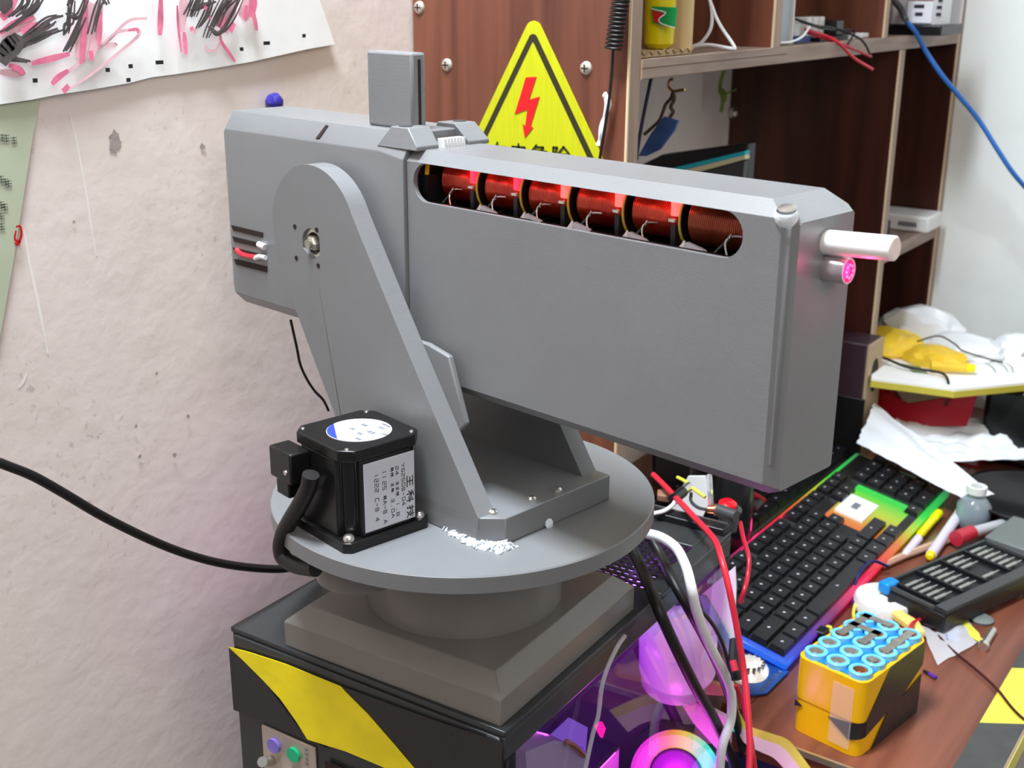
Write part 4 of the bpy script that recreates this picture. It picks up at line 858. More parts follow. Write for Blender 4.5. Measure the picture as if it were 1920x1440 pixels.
    rear = one('rear_housing', 'pla', lambda bm: loft(bm, [sec2(-.2055, .0285, -.0925, -.2110, .0060, .004), sec2(-.2015, .0300, -.0815, -.2155, .0075, .0120), sec2(-.0385, .0300, -.0810, -.2155, .0075, .0120), sec2(-.0162, .0312, -.0810, -.2180, .0090, .0150)]), t, bevel=.0006)
    # vent slots with wires
    for k, (q0, q1, q2, q3) in enumerate(([(-0.2008,-0.0302,-0.1592),(-0.1630,-0.0302,-0.1591),(-0.1634,-0.0302,-0.1628),(-0.1986,-0.0302,-0.1626)], [(-0.2004,-0.0302,-0.1670),(-0.1613,-0.0302,-0.1668),(-0.1617,-0.0302,-0.1702),(-0.1982,-0.0302,-0.1704)], [(-0.2007,-0.0302,-0.1749),(-0.1608,-0.0302,-0.1741),(-0.1612,-0.0302,-0.1778),(-0.1984,-0.0302,-0.1784)], [(-0.2003,-0.0302,-0.1828),(-0.1604,-0.0302,-0.1821),(-0.1608,-0.0302,-0.1862),(-0.1980,-0.0302,-0.1866)])):
        one('vent_slot', 'hole', lambda bm: plate(bm, [TM @ Vector((q[0], -.0302, q[2])) for q in (q0, q1, q2, q3)], TM.to_3x3() @ Vector((0, -1, 0)), .0004), rear)
    one('red_wire', 'red_cable', lambda bm: tube(bm, [(-0.1949,-0.0314,-0.1754),(-0.1893,-0.0314,-0.1775),(-0.1790,-0.0314,-0.1778),(-0.1713,-0.0314,-0.1770)], .0018, 8, mtx=TM), rear)
    one('white_wire', 'white_cable', lambda bm: (tube(bm, [(-0.1726,-0.0314,-0.1779),(-0.1661,-0.0314,-0.1758),(-0.1598,-0.0314,-0.1756)], .0018, 8, mtx=TM), tube(bm, [(-0.1671,-0.0314,-0.1675),(-0.1598,-0.0314,-0.1686)], .0022, 8, mtx=TM)), rear)
    q = [(-0.0976,-0.0260,-0.0848)][0]
    one('slot_opening', 'hole', lambda bm: plate(bm, [TM @ Vector(v) for v in ((q[0]-.0032,-.0290,-.0915),(q[0]+.0010,-.0238,-.0832),(q[0]+.0034,-.0240,-.0835),(q[0]+.0004,-.0289,-.0912))], TM.to_3x3() @ Vector((0,-1,1)), .0006), rear)
    # two raised screw ears at the joint
    for s, lab in ((-1, None), (1, None)):
        def ear(bm, s=s):
            y0, y1 = s*.0290, s*.0120
            prof = [(-.0420,-.0905), (-.0310,-.0782), (-.0160,-.0782), (-.0060,-.0880), (-.0060,-.0905)]
            prism(bm, [(x, y0 if z < -.085 else s*.0268, z) for x, z in prof], (0, 0, 0) if False else (0, (y1-y0), 0), TM)
        e = one('screw_ear', 'pla', ear, rear, bevel=.0006)
        one('screw_recess', 'dark_grey', lambda bm, s=s: cyl(bm, (-.0240, s*.0215, -.0786), (-.0240, s*.0215, -.0778), .0042, seg=20, mtx=TM), t)
    one('joint_connector', 'white_plastic', lambda bm: [bx(bm, (-.0110, -.0085+i*.0025, -.0900), (-.0050, -.0068+i*.0025, -.0850), TM) for i in range(7)], rear)
    # upright magazine
    mg = one('magazine', 'pla', lambda bm: bx(bm, (-.0650, -.0160, -.0812), (-.0242, -.0050, -.0372), TM), t, bevel=.0016, label='upright rectangular magazine box')
    one('magazine_slot', 'hole', lambda bm: bx(bm, (-.0244, -.0112, -.0812), (-.0239, -.0092, -.0410), TM), mg)
    # ---- front housing
    X0, X1 = -.0155, .2425; HW = .0285; ZTP, ZBT = -.0900, -.2300; vc = .0065; tc = .0066
    bm = bmesh.new()
    def P(x, y, z): return bm.verts.new(TM @ Vector((x, y, z)))
    def section(x, hw, zt, zb, c): return [P(*p) for p in oct_section(x, hw, zt, zb, c)]
    # near face with a stadium slot: outer rectangle to slot ring
    slz, slr = -.1079, .0111; sx0, sx1 = .0009, .2053
    A = section(X0, HW, ZTP, ZBT, tc); B = [P(*p) for p in ((X1-vc,-HW,ZTP-tc-.0005), (X1-.0160,-HW+tc,ZTP), (X1-.0160,HW-tc,ZTP), (X1-vc,HW,ZTP-tc-.0005), (X1-vc,HW,ZBT+tc), (X1-vc,HW-tc,ZBT), (X1-vc,-HW+tc,ZBT), (X1-vc,-HW,ZBT+tc))]
    Cn = [P(*p) for p in oct_section(X1, HW-.0050, ZTP-.0088, ZBT+.003, .0012)]
    n_ = 8
    for i in range(n_):
        if i == 7: continue            # the near side (from lower near to upper near) carries the slot
        bm.faces.new((A[i], A[(i+1) % n_], B[(i+1) % n_], B[i]))
    for i in range(n_): bm.faces.new((B[i], B[(i+1) % n_], Cn[(i+1) % n_], Cn[i]))
    bm.faces.new(Cn); bm.faces.new(A[::-1])
    ringpts = []
    for k in range(13):
        a = -PI/2+PI*k/12; ringpts.append((sx1+slr*math.cos(a), slz+slr*math.sin(a)-.0002))
    for k in range(13):
        a = PI/2+PI*k/12; ringpts.append((sx0+slr*math.cos(a), slz+slr*math.sin(a)))
    R1 = [P(x, -HW, z) for x, z in ringpts]; R2 = [P(x, -HW+.0030, z) for x, z in ringpts]
    m_ = len(R1)
    for i in range(m_): bm.faces.new((R1[i], R1[(i+1) % m_], R2[(i+1) % m_], R2[i]))
    # bridge outer: A[7](low,X0) A[0](high,X0) B[0](high,X1) B[7](low,X1)
    lowL, hiL, hiR, lowR = A[7], A[0], B[0], B[7]
    # right cap verts: indices 0..12 (bottom->top), left cap: 13..25 (top->bottom)
    for k in range(6): bm.faces.new((lowR, R1[k+1], R1[k]))
    for k in range(6, 12): bm.faces.new((hiR, R1[k+1], R1[k]))
    bm.faces.new((lowR, hiR, R1[6]))
    bm.faces.new((hiR, hiL, R1[13], R1[12]))
    for k in range(13, 19): bm.faces.new((hiL, R1[k+1], R1[k]))
    for k in range(19, 25): bm.faces.new((lowL, R1[k+1], R1[k]))
    bm.faces.new((hiL, lowL, R1[19]))
    bm.faces.new((lowL, lowR, R1[0], R1[25]))
    fr = obj('front_housing', bm, 'pla', t, autosm=25, label='long front housing with a rounded window')
    one('joint_gap', 'hole', lambda bm: loft(bm, [oct_section(X0-.0010, HW-.0006, ZTP-.0006, ZBT+.0006, tc), oct_section(X0, HW-.0006, ZTP-.0006, ZBT+.0006, tc)]), fr)
    # dark chamber behind the window
    one('chamber', mat('chamber_dark', (34,30,32), .8), lambda bm: (bx(bm, (sx0-.014, .014, -.1300), (sx1+.012, .016, -.0925), TM), bx(bm, (sx0-.014, -.0260, -.1255), (sx1+.012, .014, -.1245), TM)), fr)
    # corner screw column at the muzzle
    cx_, cy_ = X1-.0058, -HW+.0028
    one('corner_screw', 'steel', lambda bm: lathe(bm, (cx_-.001, cy_+.0015, -.0940), (0.1, -.3, 1), [(-.012,.0042),(0,.0044),(.0014,.0042),(.0016,.0026)], 20, TM), fr)
    one('glue_collar', 'hotglue', lambda bm: lathe(bm, (cx_-.0008, cy_+.0012, -.0995), (0.1, -.3, 1), [(0,.0044),(.002,.0052),(.005,.0052),(.0062,.0044)], 20, TM, close=False), fr)
    one('corner_column', 'pla', lambda bm: bx(bm, (cx_-.0036, cy_-.0016, -.2150), (cx_+.0034, cy_+.004, -.1000), TM @ Matrix.Translation((cx_, cy_, 0)) @ Matrix.Rotation(rad(12), 4, 'Z') @ Matrix.Translation((-cx_, -cy_, 0))), fr, bevel=.0016)
    # ---- barrel and laser
    zb0 = -.1105
    one('barrel', 'pvc', lambda bm: lathe(bm, (.2415, 0, zb0), (1, 0, .06), [(0,.0056),(.0345,.0056),(.0348,.0053)], 32, TM), t, label='short white pipe barrel')
    one('barrel_mouth', 'pvc_in', lambda bm: lathe(bm, Vector((.2415, 0, zb0))+Vector((1, 0, .06)).normalized()*.0349, (1, 0, .06), [(0,.0050),(.0002,.0048)], 32, TM), t)
    ls = one('laser_housing', 'alu', lambda bm: lathe(bm, (.2415, .0015, -.1226), (1, 0, .02), [(0,.0062),(.0125,.0062),(.0128,.0060),(.0128,.0052),(.0112,.0050)], 32, TM, close=False), t)
    one('laser_lens', 'laser_pink', lambda bm: lathe(bm, (.2520, .0015, -.1224), (1, 0, .02), [(0,.0050),(.0008,.0044),(.0014,.0025),(.0016,.001)], 24, TM), ls)
    one('laser_grille', 'frost', lambda bm: [cyl(bm, (.2545, .0015+.0030*math.cos(a), -.1224+.0030*math.sin(a)), (.2549, .0015+.0030*math.cos(a), -.1224+.0030*math.sin(a)), .0007, seg=8, mtx=TM) for a in [k*PI/4 for k in range(8)]], ls)
    d = bpy.data.lights.new('laser_glow', 'POINT'); d.energy = .012; d.color = (1, .05, .25); d.shadow_soft_size = .003
    o = bpy.data.objects.new('laser_glow', d); COL.objects.link(o); o.location = TM @ Vector((.2620, .001, -.1225))
    # ---- coils
    AX = -.1085
    discs = [.0288, .0631, .0979, .1350, .1705]
    spans = [(-.0040, .0255), (.0320, .0590), (.0660, .0935), (.1010, .1300), (.1385, .1655), (.1740, .2210)]
    def coil(x0, x1, m, rr, name='coil', lab=None):
        bm = bmesh.new(); n_ = int((x1-x0)/.0011); prof = []
        for i in range(n_+1):
            x = (x1-x0)*i/n_; prof += [(x, rr-.0003), (x+(x1-x0)/n_*.3, rr+.00005), (x+(x1-x0)/n_*.7, rr+.00005)]
        lathe(bm, (x0, 0, AX), (1, 0, 0), [(0, rr*.5)]+prof[:-1]+[(x1-x0, rr*.5)], 48, TM)
        return obj(name, bm, m, t, autosm=25, label=lab)
    for k, (x0, x1) in enumerate(spans):
        c_ = coil(x0, x1, 'winding_dark' if k == 5 else 'enamel', .0124 if k < 5 else .0132, lab='brownish last coil nearest the muzzle' if k == 5 else None)
        # solder joint and lead
        xm = x0+(x1-x0)*(.42 if k < 5 else .55)
        one('lead_wire', 'white_cable' if k in (1, 3, 5) else 'steel', lambda bm: tube(bm, [(xm+.006, -.0128, AX-.0030), (xm+.001, -.0150, AX-.0035), (xm-.001, -.0165, AX-.0075), (xm+.0045, -.0190, AX-.0180)], .00045, 6, mtx=TM), c_)
        one('solder_joint', 'steel', lambda bm: lathe(bm, (xm+.0005, -.0155, AX-.0042), (.5, -.2, 1), [(-.0015,.0003),(0,.0009),(.0016,.0006),(.0026,.0001)], 8, TM), c_)
        one('lead_wire', 'dark_grey', lambda bm: tube(bm, [(xm-.001, -.0145, AX-.0055), (xm-.006, -.0170, AX-.0115), (xm-.010, -.0190, AX-.0180)], .0007, 6, mtx=TM), c_)
    for k, x in enumerate(discs):
        dd = one('coil_flange', 'fr4', lambda bm: lathe(bm, (x, 0, AX), (1, 0, 0), [(0,.0162),(.0011,.0162)], 56, TM), t)
        one('flange_face', 'fr4_face', lambda bm: lathe(bm, (x+.0011, 0, AX), (1, 0, 0), [(0,.0155),(.0003,.0155)], 56, TM), dd)
        one('led_block', 'led_red' if k < 2 else 'led_red2', lambda bm: bx(bm, (x-.0050, -.0160, AX+.0020), (x-.0008, -.0060, AX+.0150), TM), dd, bevel=.0006, label='glowing red sensor block')
        one('sensor_pin', 'steel', lambda bm: (bx(bm, (x-.0050, -.0178, AX-.0010), (x-.0008, -.0160, AX+.0012), TM)), dd, bevel=.0005)
        one('sensor_body', 'black', lambda bm: bx(bm, (x-.0036, -.0170, AX-.0120), (x-.0008, -.0120, AX-.0018), TM), dd)
        one('glue_blob', 'white_plastic', lambda bm: lathe(bm, (x+.0040, -.0170, AX-.0150), (.3, -.2, 1), [(0,.0022),(.002,.0028),(.005,.0012),(.007,.0004)], 9, TM), dd)
        d = bpy.data.lights.new('led_glow', 'POINT'); d.energy = .0011; d.color = (1, .14, .12); d.shadow_soft_size = .002
        o = bpy.data.objects.new('led_glow', d); COL.objects.link(o); o.location = TM @ Vector((x-.003, -.0215, AX+.010))
    one('breech_bracket', 'tape_yellow', lambda bm: tube(bm, [(-.0105, -.010, AX+.016), (-.0085, -.0180, AX+.012), (-.0080, -.0200, AX+.003)], .0014, 6, mtx=TM), t)
    one('breech_block', 'black', lambda bm: bx(bm, (-.0180+.006, -.022, AX-.018), (-.0060, -.006, AX+.004), TM), t)
    one('wire_bundle', 'rubber', lambda bm: (tube(bm, [(sx0-.006, -.019, -.1225), (.04, -.021, -.1222), (.10, -.018, -.1228), (.16, -.021, -.1222), (.210, -.018, -.1228)], .0026, 8, mtx=TM), tube(bm, [(sx0-.006, -.0235, -.1232), (.06, -.021, -.1235), (.12, -.0235, -.1228), (.19, -.021, -.1232)], .0018, 8, mtx=TM)), fr)
    for sgn in range(5):
        one('foil_patch', 'label_grey', lambda bm: prism(bm, [(discs[sgn]+.004, -.0200, -.1235), (discs[sgn]+.024, -.0200, -.1240), (discs[sgn]+.018, -.0195, -.1195), (discs[sgn]+.007, -.0180, -.1175)], (0, .002, 0), TM), fr)
    one('red_wire', 'red_dark', lambda bm: tube(bm, [(.004, -.0230, -.1220), (.012, -.0240, -.1205), (.024, -.0230, -.1215), (.030, -.0240, -.1205)], .0014, 8, mtx=TM), fr)
    # ---- hot glue on the turntable
    def glue(bm):
        R = random.Random(9); P = [(0.0370,-0.0456,-0.3060),(0.0473,-0.0478,-0.3060),(0.0565,-0.0488,-0.3060),(0.0645,-0.0488,-0.3060),(0.0702,-0.0471,-0.3060),(0.0760,-0.0443,-0.3060),(0.0773,-0.0400,-0.3060)]
        for i, p_ in enumerate(P):
            for k in range(16):
                q_ = Vector(p_)+Vector((R.uniform(-.006, .006), R.uniform(-.005, .004), 0)); r_ = R.uniform(.0008, .0024)
                lathe(bm, q_, (R.uniform(-.5, .5), R.uniform(-.5, .5), 1), [(0, r_), (r_*.5, r_*.9), (r_, r_*.4)], 7, TM)
        for k in range(90):
            p_ = Vector(P[R.randrange(7)]); d_ = Vector((R.uniform(-1, 1), R.uniform(-1, .6), 0)).normalized()*R.uniform(.004, .009)
            tube(bm, [p_+Vector((0, 0, .001)), p_+d_*.5+Vector((0, 0, .003)), p_+d_+Vector((0, 0, .0008))], .0003, 4, mtx=TM)
    one('hot_glue', 'hotglue', glue, t, label='stringy whitish hot glue at the yoke foot')
    one('hot_glue', 'hotglue', lambda bm: lathe(bm, [(0.0765,-0.0031,-0.3042)][0], (1, 0, .3), [(0,.0030),(.001,.0034),(.002,.0012)], 8, TM), t, label='small blob of glue on the yoke front')
    # ---- stepper motor
    MA = rad(-4); MM = TM @ Matrix.Translation((-.0050, -.0800, 0)) @ Matrix.Rotation(MA, 4, 'Z')
    s = .0303
    def rounded(bm, hx, c, z0_, z1_, notch=0):
        pts = []
        for sx, sy in ((1,1), (-1,1), (-1,-1), (1,-1)):
            a = (sx*hx, sy*(hx-c)); b = (sx*(hx-c), sy*hx); seq = [a, b] if sx*sy > 0 else [b, a]
            if notch:
                if sx*sy > 0: seq = [(sx*hx, sy*(hx-c)), (sx*(hx-notch), sy*(hx-c)), (sx*(hx-notch), sy*(hx-c+.002)), (sx*(hx-c+.002), sy*(hx-notch)), (sx*(hx-c), sy*(hx-notch)), (sx*(hx-c), sy*hx)]
                else: seq = [(sx*(hx-c), sy*hx), (sx*(hx-c), sy*(hx-notch)), (sx*(hx-c+.002), sy*(hx-notch)), (sx*(hx-notch), sy*(hx-c+.002)), (sx*(hx-notch), sy*(hx-c)), (sx*hx, sy*(hx-c))]
            pts += seq
        prism(bm, [(x, y, z0_) for x, y in pts], (0, 0, z1_-z0_), MM)
    mt = one('stepper_motor', 'motor_black', lambda bm: rounded(bm, .0275, .0100, ZT+.006, ZT+.0530, .0040), t, bevel=.0007, label='black stepper motor with printed labels')
    one('flange', 'motor_black', lambda bm: rounded(bm, s, .0035, ZT, ZT+.0062), mt, bevel=.0006)
    one('end_cap', 'motor_black', lambda bm: rounded(bm, .0280, .0070, ZT+.0530, ZT+.0600), mt, bevel=.0009)
    for sx, sy in ((1,-1), (-1,-1), (1,1), (-1,1)):
        one('screw', 'steel', lambda bm: lathe(bm, (sx*.0250, sy*.0250, ZT+.0062), (0, 0, 1), [(0,.0034),(.0016,.0034),(.0030,.0026),(.0036,.0012)], 18, MM), mt)
        one('cap_screw', 'steel', lambda bm: lathe(bm, (sx*.0225, sy*.0225, ZT+.0600), (0, 0, 1), [(0,.0013),(.0006,.0010)], 10, MM), mt)
    one('round_label', 'label_white', lambda bm: lathe(bm, (.0015, .0005, ZT+.0600), (0, 0, 1), [(0,.0190),(.0003,.0190)], 48, MM), mt, label='round white sticker with a blue segment')
    def seg_(bm):
        P_ = []
        for k in range(13):
            a = rad(198)+rad(86)*k/12; P_.append((.0015+.0187*math.cos(a), .0005+.0187*math.sin(a), ZT+.0604))
        plate(bm, [MM @ Vector(p_) for p_ in P_], (0, 0, 1), .0001)
    one('label_blue_segment', 'label_blue', seg_, mt)
    def ltext(bm):
        for i, (x, y, w_, h_) in enumerate((a*1.5 for a in q) for q in ((-.004,.004,.004,.002), (.003,.007,.004,.002), (.004,.001,.005,.0022), (.003,-.003,.0035,.002), (-.003,-.002,.003,.002), (.010,.004,.003,.0016), (.001,.0105,.006,.0012), (.007,-.0065,.004,.0016))):
            for q_ in range(3): bx(bm, (x, y+q_*h_*.33, ZT+.0604), (x+w_, y+q_*h_*.33+h_*.18, ZT+.06045), MM)
            bx(bm, (x+w_*.3, y, ZT+.0604), (x+w_*.4, y+h_, ZT+.06045), MM); bx(bm, (x+w_*.7, y, ZT+.0604), (x+w_*.8, y+h_, ZT+.06045), MM)
    one('label_print', 'text_mid', ltext, mt)
    # side label faces +g: silver plate with vertical lettering
    LX = .0276
    sl = one('side_label', 'label_grey', lambda bm: bx(bm, (LX-.0001, -.0155, ZT+.0085), (LX+.0004, .0200, ZT+.0505), MM), mt, bevel=.0002, label='silver rating label with Chinese print')
    def sidetext(bm):
        G = {'k': [[(.5,1),(.1,.88)],[(.05,.68),(.55,.68)],[(.3,.9),(.3,0)],[(.3,.6),(.05,.3)],[(.3,.6),(.55,.42)],[(.65,.85),(.75,.72)],[(.62,.6),(.74,.5)],[(.55,.3),(1,.42)],[(.85,1),(.85,0)]],
             'j': [[(.05,.75),(.4,.75)],[(.22,1),(.22,.05),(.1,.1)],[(.05,.4),(.4,.55)],[(.45,.8),(1,.8)],[(.72,1),(.72,.55)],[(.5,.55),(.92,.55),(.5,0)],[(.55,.4),(1,0)]],
             'w': [[(.1,.9),(.9,.9)],[(.5,.9),(.5,.1)],[(.05,.1),(.95,.1)],[(.15,.5),(.85,.5)]],
             '0': [[(.1,0),(.1,1),(.9,1),(.9,0),(.1,0)]], '1': [[(.5,0),(.5,1)]], '2': [[(.1,1),(.9,1),(.9,.5),(.1,.5),(.1,0),(.9,0)]], '3': [[(.1,1),(.9,1),(.9,0),(.1,0)],[(.3,.5),(.9,.5)]],
             '5': [[(.9,1),(.1,1),(.1,.5),(.9,.5),(.9,0),(.1,0)]], '8': [[(.1,0),(.1,1),(.9,1),(.9,0),(.1,0)],[(.1,.5),(.9,.5)]], 'A': [[(0,0),(.5,1),(1,0)],[(.2,.4),(.8,.4)]], 'B': [[(.1,0),(.1,1),(.8,.9),(.7,.5),(.1,.5)],[(.7,.5),(.9,.2),(.8,0),(.1,0)]],
             'G': [[(.9,.9),(.2,1),(.1,.1),(.9,0),(.9,.5),(.5,.5)]], 'Y': [[(0,1),(.5,.5),(1,1)],[(.5,.5),(.5,0)]], '-': [[(.1,.5),(.9,.5)]], '4': [[(.7,0),(.7,1),(0,.3),(1,.3)]], '.': [[(.4,0),(.6,0)]], 'I': [[(.2,0),(.2,1)]], 'C': [[(.9,1),(.1,1),(.1,0),(.9,0)]]}
        def line(txt, n_c, z_top, hgt, adv, sw):
            z_ = z_top
            for chh in txt:
                if chh != ' ':
                    stroke_glyphs(bm, G[chh], lambda u, v: MM @ Vector((LX+.0005, n_c+hgt/2-(1-v)*hgt, z_-u*adv*.78)), sw, TM.to_3x3() @ Vector((1, 0, 0)), 0)
                z_ -= adv
        line('wkj', .0165, ZT+.0360, .0050, .0095, .0007)
        line('YG250B-04', .0118, ZT+.0445, .0022, .0030, .0004)
        line('24 wwj 1.8', .0075, ZT+.0440, .0020, .0032, .0004)
        line('kj wk 3.0A', .0040, ZT+.0440, .0020, .0032, .0004)
        line('II25 kA-B A', -.0015, ZT+.0430, .0024, .0030, .00042)
        line('1222 C-B 4', -.0070, ZT+.0430, .0024, .0030, .00042)
    one('side_label_print', 'text_dark', sidetext, sl)
    # cable plug on the near-left side
    pl_ = one('cable_plug', 'motor_black', lambda bm: (bx(bm, (-.0310, -.0410, ZT+.0330), (-.0080, -.0270, ZT+.0520), MM), bx(bm, (-.0290, -.0385, ZT+.0220), (-.0150, -.0275, ZT+.0332), MM)), mt, bevel=.0012)
    one('plug_screw', 'steel', lambda bm: lathe(bm, (-.0130, -.0410, ZT+.0400), (0, -1, 0), [(0,.0016),(.0008,.0014)], 12, MM), pl_)
    P = [(-0.0022,-0.1160,-0.2629),(-0.0054,-0.1160,-0.2720),(-0.0140,-0.1160,-0.2846),(-0.0256,-0.1160,-0.2994),(-0.0336,-0.1160,-0.3114),(-0.0361,-0.1160,-0.3209),(-0.0328,-0.1160,-0.3261),(-0.0210,-0.1160,-0.3262),(-0.0020,-0.1160,-0.3215)]
    one('motor_cable', 'rubber', lambda bm: tube(bm, P, .0050, 12, mtx=TM), mt)
    return t
TUR = turret()

# ================================================================== cables
def cable(label, P, r, m, name='cable', cat='cable', seg=10):
    return tag(one(name, m, lambda bm: tube(bm, P, r, seg)), label, cat)
cable('black power cable sagging from the left edge across the plaster wall to the turntable', [(-.56,.10,-.02),(-.56,.24,-.13)]+[(-0.5600,0.3155,-0.2262),(-0.5600,0.3318,-0.2397),(-0.5600,0.3491,-0.2527),(-0.5600,0.3670,-0.2693),(-0.5600,0.3925,-0.2939),(-0.5600,0.4278,-0.3239),(-0.5600,0.4592,-0.3465),(-0.5600,0.4893,-0.3640),(-0.5620,0.5238,-0.3807),(-0.5650,0.5468,-0.3890),(-0.5670,0.5699,-0.3964)], .0028, 'rubber')
cable('thin black wire dropping behind the near turret arm', [(-0.6000,0.5858,-0.2239),(-0.6000,0.5902,-0.2444),(-0.6000,0.5929,-0.2582),(-0.6000,0.5986,-0.2705),(-0.6000,0.6061,-0.2818),(-0.6000,0.6145,-0.2911),(-0.6000,0.6196,-0.3009)], .0010, 'rubber', 'wire', 'wire')
cable('thick white cable curving from under the turntable down over the case glass', [(-0.3720,0.6983,-0.3681),(-0.3620,0.7021,-0.3701),(-0.3500,0.7023,-0.3751),(-0.3380,0.6944,-0.3825),(-0.3240,0.6755,-0.3858),(-0.3220,0.6818,-0.4062),(-0.3220,0.7061,-0.4437),(-0.3220,0.7354,-0.4817),(-0.3220,0.7508,-0.5068),(-0.3220,0.7534,-0.5315),(-0.3220,0.7408,-0.5481),(-0.3220,0.7390,-0.5756)], .0036, 'white_cable')
cable('left thick black cable running from under the turntable down the case glass', [(-0.3850,0.7027,-0.3860),(-0.3720,0.6908,-0.3902),(-0.3520,0.6688,-0.3915),(-0.3360,0.6572,-0.4037),(-0.3310,0.6741,-0.4366),(-0.3310,0.7077,-0.4834),(-0.3310,0.7441,-0.5300),(-0.3310,0.7818,-0.5848),(-0.3310,0.8001,-0.6209)], .0042, 'rubber')
cable('right thick black cable crossing beside the white one', [(-0.3850,0.7279,-0.3851),(-0.3720,0.7211,-0.3939),(-0.3500,0.7000,-0.3999),(-0.3360,0.6974,-0.4155),(-0.3375,0.7300,-0.4545),(-0.3375,0.7568,-0.4900),(-0.3375,0.7769,-0.5212),(-0.3370,0.7962,-0.5555),(-0.3350,0.8117,-0.5933),(-0.3350,0.8328,-0.6422)], .0036, 'rubber')
cable('thin black cable curving past the white sheet behind the right thick black one', [(-0.3500,0.7004,-0.4043),(-0.3380,0.7098,-0.4182),(-0.3360,0.7341,-0.4413),(-0.3360,0.7573,-0.4691),(-0.3360,0.7743,-0.4980),(-0.3360,0.7837,-0.5169)], .0016, 'rubber')
cable('long red cable sweeping from behind the turntable down past the keyboard corner', [(-0.4481,0.8488,-0.3920),(-0.4252,0.8299,-0.3920),(-0.3778,0.7842,-0.3880),(-0.3445,0.7512,-0.3850),(-0.3265,0.7264,-0.3850),(-0.3146,0.7157,-0.4000),(-0.3053,0.7142,-0.4300),(-0.2968,0.7118,-0.4600),(-0.2868,0.6993,-0.4800),(-0.2781,0.6870,-0.5000),(-0.2716,0.6741,-0.5200)], .0024, 'red_cable')
cable('short red wire hanging beside the far corner of the computer case', [(-0.3539,0.8192,-0.4000),(-0.3394,0.7938,-0.4000),(-0.3266,0.7763,-0.4050),(-0.3222,0.7663,-0.4150),(-0.3190,0.7545,-0.4200),(-0.3202,0.7515,-0.4300)], .0018, 'red_dark', 'wire', 'wire')
cable('thin white wire loop beside the turntable rim', [(-0.4157,0.7904,-0.3980),(-0.4092,0.7959,-0.3960),(-0.4072,0.8072,-0.3940),(-0.4113,0.8187,-0.3940),(-0.4179,0.8274,-0.3940),(-0.4247,0.8292,-0.3940)], .0017, 'white_cable', 'wire', 'wire')
cable('yellow wire running over the far end of the case', [(-0.4288,0.8555,-0.3920),(-0.4191,0.8511,-0.3920),(-0.4052,0.8403,-0.3920),(-0.3931,0.8358,-0.3940)], .0015, 'yellow_wire', 'wire', 'wire')
cable('clear thin tube hanging down outside the case glass', [(-0.3370,0.6098,-0.3970),(-0.3370,0.6005,-0.4004),(-0.3370,0.5891,-0.4095),(-0.3370,0.5820,-0.4213),(-0.3370,0.5791,-0.4392),(-0.3370,0.5731,-0.4497),(-0.3370,0.5674,-0.4642),(-0.3370,0.5629,-0.4774)], .0015, 'film', 'clear_tube', 'tube')
cable('second thin red wire joining the long red cable by the desk corner', [(-0.3003,0.7077,-0.4700),(-0.2962,0.7090,-0.4800),(-0.2891,0.7042,-0.4900),(-0.2769,0.6879,-0.5000),(-0.2699,0.6826,-0.5200)], .0018, 'red_dark', 'wire', 'wire')
# small connector bundle at the case corner
t = thing('wire_connector', 'dark connector with a red stripe among the cables at the desk corner', 'connector')
one('body', 'rubber', lambda bm: tube(bm, [(-0.3211,0.7487,-0.4600),(-0.3155,0.7364,-0.4700),(-0.3092,0.7297,-0.4800)], .0040, 8), t)
one('red_stripe', 'red_cable', lambda bm: tube(bm, [(-0.3114,0.7247,-0.4620),(-0.3076,0.7219,-0.4680)], .0026, 8), t)

